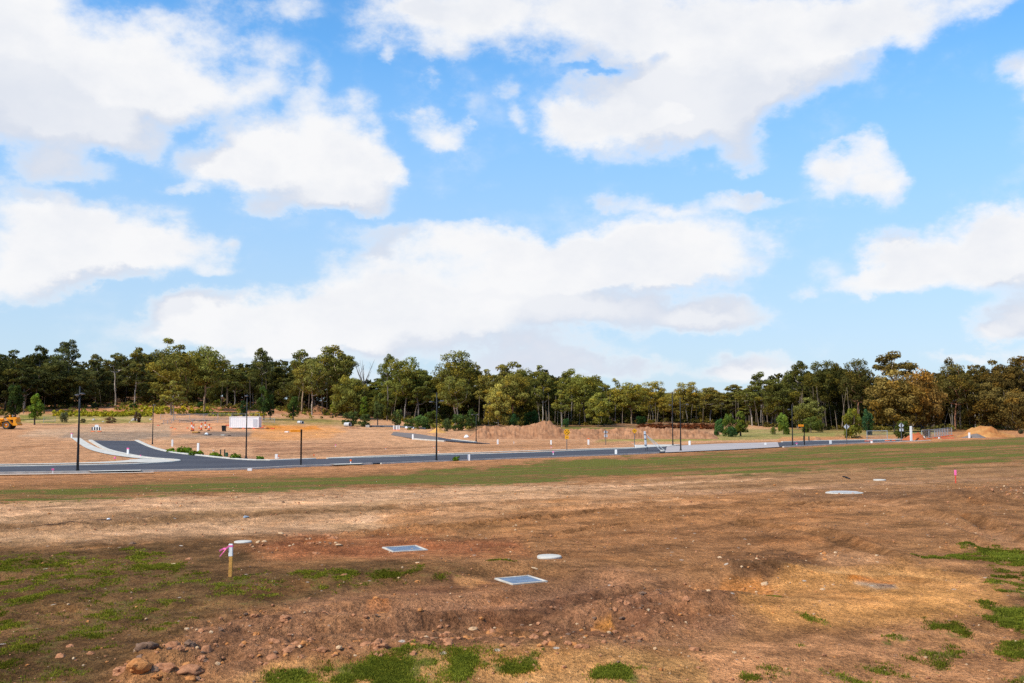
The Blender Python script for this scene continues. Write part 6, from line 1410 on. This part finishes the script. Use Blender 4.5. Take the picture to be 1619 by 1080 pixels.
# short grass in the green patches
def grass():
    rng = np.random.default_rng(41); gx, gy, gg = GD['X'], GD['Y'], GD['grass']
    sel = (gy < 46) & (gy > 9) & (gg > .2) & (np.abs(gx / gy) < .56); gx, gy, gg = gx[sel], gy[sel], gg[sel]
    area = (gy ** 2 / (F * 3.2) * 1.35) * gy * math.radians(61 / 1000)
    fine = fbm(gx / .35, gy / .5, 3, 103); fine = .5 * fine + .5 * fbm(gx / .12, gy / .18, 3, 109); wgt = area * sstep(.40, .88, gg) * sstep(.42, .60, fine) * (.25 + sstep(.42, .58, fbm(gx / .55, gy / .7, 3, 113))) * np.clip(18 / gy, .3, 1.4) * (1 - sstep(24, 42, gy))
    n = 60000; idx = rng.choice(len(gx), n, p=wgt / wgt.sum())
    x = gx[idx] + rng.normal(size=n) * .05; y = gy[idx] + rng.normal(size=n) * .06; z = G(x, y) + detail(x, y)
    nb = 4; P = []; V = []
    h = rng.uniform(.010, .032, n) * (.5 + .8 * gg[idx]); 
    for b in range(nb):
        a = rng.uniform(0, 6.28, n); r = rng.uniform(0, .035, n); bx = x + r * np.cos(a); by = y + r * np.sin(a); ln = rng.uniform(.2, .9, n) * h; w_ = rng.uniform(.005, .011, n) * np.clip(y / 16, .8, 2.2); ta = a + rng.uniform(1, 2, n)
        p0 = np.stack([bx - w_ * np.cos(ta), by - w_ * np.sin(ta), z - .012], 1); p1 = np.stack([bx + w_ * np.cos(ta), by + w_ * np.sin(ta), z - .012], 1)
        p2 = np.stack([bx + ln * np.cos(a) + w_ * .4 * np.cos(ta), by + ln * np.sin(a), z + h], 1); p3 = np.stack([bx + ln * np.cos(a) - w_ * .4 * np.cos(ta), by + ln * np.sin(a), z + h * .97], 1)
        P.append(np.stack([p0, p1, p2, p3], 1)); v = np.zeros((n, 4)); v[:, 0] = fbm(x / .8, y / 1., 2, 3); v[:, 1] = rng.random(n); v[:, 2] = np.clip(1.15 - gg[idx] + rng.normal(size=n) * .15, 0, 1); v[:, 3] = 1; V.append(v)
    L = Leaves(); L.P = P; L.V = V
    o = bpy.data.objects.new('grass', L.mesh('grass', M['grassblade'])); col.objects.link(o); o.color = (.064, .076, .012, 1); tag(o, 'short green grass sprouting in patches over the near field', 'grass', None, 'stuff')
grass()
# ------------------------------------------------------------------ camera, sun, sky
cam = bpy.data.cameras.new('camera'); cam.lens = 35.0; cam.sensor_width = 36.0; cam.clip_end = 20000; cam.clip_start = .1
co = bpy.data.objects.new('camera', cam); col.objects.link(co)
co.location = (0, 0, CZ); co.rotation_euler = (math.pi / 2 + PITCH, 0, 0); sc.camera = co
SUN = Vector((-.58, -.40, .72)).normalized()
sl = bpy.data.lights.new('sun', 'SUN'); sl.energy = 5.0; sl.angle = math.radians(.55); sl.color = (1, .945, .82)
so = bpy.data.objects.new('sun', sl); col.objects.link(so)
so.rotation_euler = (-SUN).to_track_quat('-Z', 'Y').to_euler()
w = bpy.data.worlds.new('World'); sc.world = w; w.use_nodes = True
t = NT(w.node_tree); t.n.clear()
out = t.node('ShaderNodeOutputWorld')
SKY = .1
sky = t.node('ShaderNodeTexSky'); sky.sky_type = 'NISHITA'; sky.sun_disc = False
sky.sun_elevation = math.asin(SUN.z); sky.sun_rotation = math.atan2(SUN.x, SUN.y)
sky.altitude = 300; sky.air_density = 1.0; sky.dust_density = .6; sky.ozone_density = 2.0
tc = t.node('ShaderNodeTexCoord').outputs['Generated']
sep = t.node('ShaderNodeSeparateXYZ'); t.l.new(tc, sep.inputs[0])
az = t.math('ARCTAN2', sep.outputs[0], sep.outputs[1]); el = t.math('ARCSINE', sep.outputs[2])
cmb = t.node('ShaderNodeCombineXYZ'); t.l.new(az, cmb.inputs[0]); t.l.new(el, cmb.inputs[1]); P0 = cmb.outputs[0]
CLOUDS = [  # centre, radii in photo pixels as seen from the field, weight
    (55, 100, 165, 130, 1), (-10, 60, 140, 140, 1), (150, 150, 115, 76, 1), (238, 104, 88, 86, 1.1), (325, 148, 82, 44, .8), (212, 222, 62, 36, .8), (105, 200, 130, 40, .6), (405, 130, 45, 55, .5),
    (85, 258, 52, 28, .9), (155, 270, 36, 22, .35), (30, 250, 40, 25, .4),
    (388, 248, 82, 46, 1.1), (365, 275, 70, 36, .8), (478, 262, 110, 68, 1.1), (565, 272, 66, 58, 1), (540, 322, 66, 24, .8), (450, 320, 90, 26, .6), (305, 302, 45, 12, .5), (568, 180, 34, 45, .55), (525, 205, 45, 30, .6), (615, 270, 22, 24, .6),
    (110, 365, 78, 50, 1), (195, 378, 105, 56, 1), (262, 400, 82, 36, .9), (80, 415, 90, 40, .9), (20, 350, 66, 66, .8), (10, 445, 85, 34, .9), (335, 390, 35, 26, .4), (170, 430, 120, 20, .5), (330, 430, 40, 14, .4),
    (700, 30, 110, 66, .8), (850, 10, 190, 66, .9), (1000, 60, 150, 85, .9), (1150, 60, 175, 95, 1), (1300, 60, 165, 74, .9), (1430, 25, 140, 50, .8), (1000, 185, 135, 66, 1.1), (1095, 170, 105, 74, 1), (905, 205, 58, 48, .9), (1165, 222, 42, 48, .6), (1110, 130, 110, 70, .8), (1220, 130, 90, 50, .7), (690, 80, 40, 20, .5), (1560, 5, 70, 28, .4),
    (1046, 90, 34, 20, -.8), (985, 112, 46, 14, -.55), (930, 112, 44, 15, -.5),
    (665, 195, 52, 26, .62), (700, 222, 32, 22, .66), (725, 195, 16, 22, .4), (495, 150, 38, 48, .42), (450, 100, 50, 45, .32), (350, 40, 70, 60, .5), (460, 12, 60, 26, .42), (580, 40, 40, 45, .38), (605, 90, 16, 16, .4), (680, 125, 20, 12, .4), (650, 10, 60, 20, .5), (815, 140, 26, 30, .35), (820, 190, 18, 22, .3),
    (1340, 272, 78, 44, .85), (1392, 302, 40, 36, .8), (1305, 250, 46, 24, .6), (1385, 235, 24, 26, .5),
    (985, 320, 60, 15, .52), (1050, 332, 50, 10, .4), (1130, 320, 90, 14, .5), (1240, 370, 40, 26, .32), (1200, 320, 60, 12, .35), (1265, 455, 24, 16, .45), (1300, 425, 40, 20, .25),
    (1085, 385, 128, 52, 1.2), (985, 402, 118, 44, 1), (700, 380, 150, 24, .75), (600, 425, 92, 36, .85), (800, 425, 160, 56, .95), (900, 420, 120, 46, .9), (1050, 430, 150, 26, .8),
    (330, 505, 105, 36, 1), (280, 500, 60, 32, .9), (470, 500, 130, 36, 1), (640, 500, 160, 46, 1), (800, 505, 170, 42, 1), (1000, 500, 165, 30, .9), (1135, 496, 82, 24, .95), (480, 545, 230, 30, .8), (800, 555, 210, 26, .6), (660, 470, 150, 30, .9), (400, 535, 180, 26, .7), (930, 470, 200, 26, .8),
    (1000, 585, 140, 20, .7), (1180, 578, 60, 24, .95), (1200, 594, 100, 15, .7), (880, 575, 120, 18, .5), (700, 590, 240, 16, .5),
    (1545, 372, 80, 46, 1.1), (1610, 375, 90, 58, 1.1), (1425, 402, 56, 38, 1), (1480, 420, 100, 36, 1), (1395, 448, 88, 22, .9), (1590, 430, 90, 40, 1),
    (1592, 500, 72, 38, 1), (1570, 525, 52, 20, .7), (1612, 125, 40, 40, .55), (1600, 558, 70, 12, .6), (1680, 480, 80, 60, .9), (1500, 560, 60, 10, .3), (1110, 268, 20, 10, .3), (1150, 255, 30, 20, .35),
]
def azel(px, py):
    d = ray(px, py); d = d / np.linalg.norm(d); return math.atan2(d[0], d[1]), math.asin(d[2])
def blob_box(c):
    x, y, rx, ry, wgt = c
    a, e = azel(x, y); a1, _ = azel(x + rx, y); _, e1 = azel(x, y - ry)
    return a, e, abs(a1 - a) * 1.42, abs(e1 - e) * 1.42, wgt
BOX = [blob_box(c) for c in CLOUDS]
def field(P, blobs):
    acc = None
    for a, e, ra, re, wgt in blobs:
        kx, ky = 1 / ra, 1 / re
        q = t.vmath('MULTIPLY_ADD', P, (kx, ky, 0), (-a * kx, -e * ky, 0))
        f = t.math('SUBTRACT', 1.0, t.vmath('DOT_PRODUCT', q, q), clamp=True)
        f = t.math('MULTIPLY', f, f)
        acc = t.math('MULTIPLY', f, wgt) if acc is None else t.math('MULTIPLY_ADD', f, wgt, acc)
    return t.math('MINIMUM', acc, 1.3) if acc is not None else t.math('ADD', 0., 0.)
flat = t.vmath('MULTIPLY', tc, (1, 1, 1.5))
def wn(scale, detail, rough=.55, off=0.):
    n = t.node('ShaderNodeTexNoise'); t.l.new(t.vmath('ADD', flat, (off, off * .7, 0)), n.inputs['Vector'])
    n.inputs['Scale'].default_value = scale; n.inputs['Detail'].default_value = detail; n.inputs['Roughness'].default_value = rough
    return n
# clear sky: the physical sky, gained up towards the blue of a clear southern day
hs = t.node('ShaderNodeHueSaturation'); hs.inputs['Saturation'].default_value = 1.2
t.l.new(sky.outputs[0], hs.inputs['Color'])
clear = t.mix(1.0, hs.outputs[0], t.mix(t.ramp(el, .02, .36), (1.15, 1.16, 1.45), (1.75, 2.3, 2.4)), 'MULTIPLY')
clear = t.mix(t.ramp(el, .0, .36, .78, .0, False), clear, tuple(x / SKY for x in (.60, .80, .96)))
rest = t.ramp(t.vmath('LENGTH', t.vmath('MULTIPLY', t.vmath('SUBTRACT', P0, (0, .2, 0)), (1.5, 2.4, 0))), .95, 1.2)
gen = t.math('MULTIPLY', t.ramp(wn(2.6, 5, .55, 2.).outputs['Fac'], .48, .68), rest)
WHITE, GREY = tuple(x / SKY for x in (.94, .945, .96)), tuple(x / SKY for x in (.70, .75, .85))
def shader(colour):
    b_ = t.node('ShaderNodeBackground'); b_.inputs['Strength'].default_value = SKY; t.put(b_.inputs['Color'], colour); return b_.outputs[0]
outer = shader(t.mix(t.math('MULTIPLY', gen, .92), clear, tuple(x / SKY for x in (.86, .87, .90))))
warp1 = t.vmath('MULTIPLY', t.vmath('SUBTRACT', wn(9, 2).outputs['Color'], (.5, .5, .5)), (.06, .04, 0))
warp2 = t.vmath('MULTIPLY', t.vmath('SUBTRACT', wn(30, 6, .62, 3.).outputs['Color'], (.5, .5, .5)), (.038, .034, 0))
Pw = t.vmath('ADD', t.vmath('ADD', P0, warp1), warp2)
nz = wn(17, 8, .62, 5.).outputs['Fac']; nb = wn(8, 5, .55, 9.).outputs['Fac']
SHARED = [('Pw', 'NodeSocketVector', Pw), ('nz', 'NodeSocketFloat', nz), ('nb', 'NodeSocketFloat', nb), ('gen', 'NodeSocketFloat', gen), ('el', 'NodeSocketFloat', el), ('clear', 'NodeSocketColor', clear)]
T0 = t
def cloudy(blobs):
    """one cell of sky as a node group"""
    global t
    g = bpy.data.node_groups.new('cloud_cell', 'ShaderNodeTree')
    for nm, ty, _ in SHARED: g.interface.new_socket(nm, in_out='INPUT', socket_type=ty)
    g.interface.new_socket('Shader', in_out='OUTPUT', socket_type='NodeSocketShader')
    t = NT(g); gi = t.node('NodeGroupInput').outputs; go = t.node('NodeGroupOutput')
    Pw, nz, nb, gen, el, clear = [gi[k] for k in range(6)]
    F0 = field(Pw, blobs); F1 = field(t.vmath('ADD', Pw, (-.020, .052, 0)), blobs)
    D = t.math('ADD', t.math('MAXIMUM', F0, gen), t.math('MULTIPLY', t.math('SUBTRACT', nz, .5), 1.25))
    body = t.ramp(D, .06, 1.10)
    veil = t.math('MULTIPLY', t.ramp(F0, .0, .35), t.math('MULTIPLY', t.ramp(nz, .34, .68), .6))
    veil = t.math('ADD', veil, t.math('MULTIPLY', t.ramp(nb, .50, .80), t.math('MULTIPLY', t.ramp(nz, .40, .66), .55)))
    alpha = t.math('MULTIPLY', t.math('SUBTRACT', 1., t.math('MULTIPLY', t.math('SUBTRACT', 1., body), t.math('SUBTRACT', 1., veil))), t.ramp(el, -.02, .02))
    sh = t.math('ADD', t.math('SUBTRACT', F1, F0), t.math('MULTIPLY', t.math('SUBTRACT', nz, .5), .7))
    dark = t.math('MULTIPLY', t.ramp(sh, -.34, .54), 1.0)
    deep = t.math('MULTIPLY', t.math('MULTIPLY', t.ramp(F0, .7, 1.3), t.ramp(nb, .35, .68)), t.ramp(el, .05, .4, .2, .5))
    t.l.new(shader(t.mix(alpha, clear, t.mix(t.math('MULTIPLY', t.math('ADD', t.math('ADD', dark, deep), t.math('MULTIPLY', t.math('SUBTRACT', .52, nz), .9), clamp=True), t.ramp(alpha, .25, .95)), WHITE, GREY))), go.inputs[0])
    t = T0
    n = t.node('ShaderNodeGroup'); n.node_tree = g
    for k in range(6): t.l.new(SHARED[k][2], n.inputs[k])
    return n.outputs[0]
# the sky is worked out cell by cell in direction, each cell with the clouds that reach into it
AZ = [-.62, -.30, -.10, .10, .30, .62]; EL = [-.05, .17, .5]
def mixsh(fac, a_, b_):
    n = t.node('ShaderNodeMixShader'); t.put(n.inputs[0], fac); t.l.new(a_, n.inputs[1]); t.l.new(b_, n.inputs[2]); return n.outputs[0]
def column(i):
    cells = []
    for k in range(2):
        mgx, mgy = .08, .075
        cells.append(cloudy([b_ for b_ in BOX if b_[0] + b_[2] > AZ[i] - mgx and b_[0] - b_[2] < AZ[i + 1] + mgx and b_[1] + b_[3] > EL[k] - mgy and b_[1] - b_[3] < EL[k + 1] + mgy]))
    return mixsh(t.math('GREATER_THAN', el, EL[1]), cells[0], cells[1])
inner = column(0)
for i in range(1, 5): inner = mixsh(t.math('GREATER_THAN', az, AZ[i]), inner, column(i))
inside = t.math('MULTIPLY', t.math('COMPARE', az, 0., .62), t.math('LESS_THAN', el, .5))
t.l.new(mixsh(inside, outer, inner), out.inputs[0])
sc.view_settings.view_transform = 'Standard'; sc.view_settings.look = 'None'; sc.view_settings.exposure = 0; sc.view_settings.gamma = 1
sc.cycles.use_denoising = False
sc.cycles.max_bounces = 6; sc.cycles.diffuse_bounces = 3; sc.cycles.transparent_max_bounces = 6
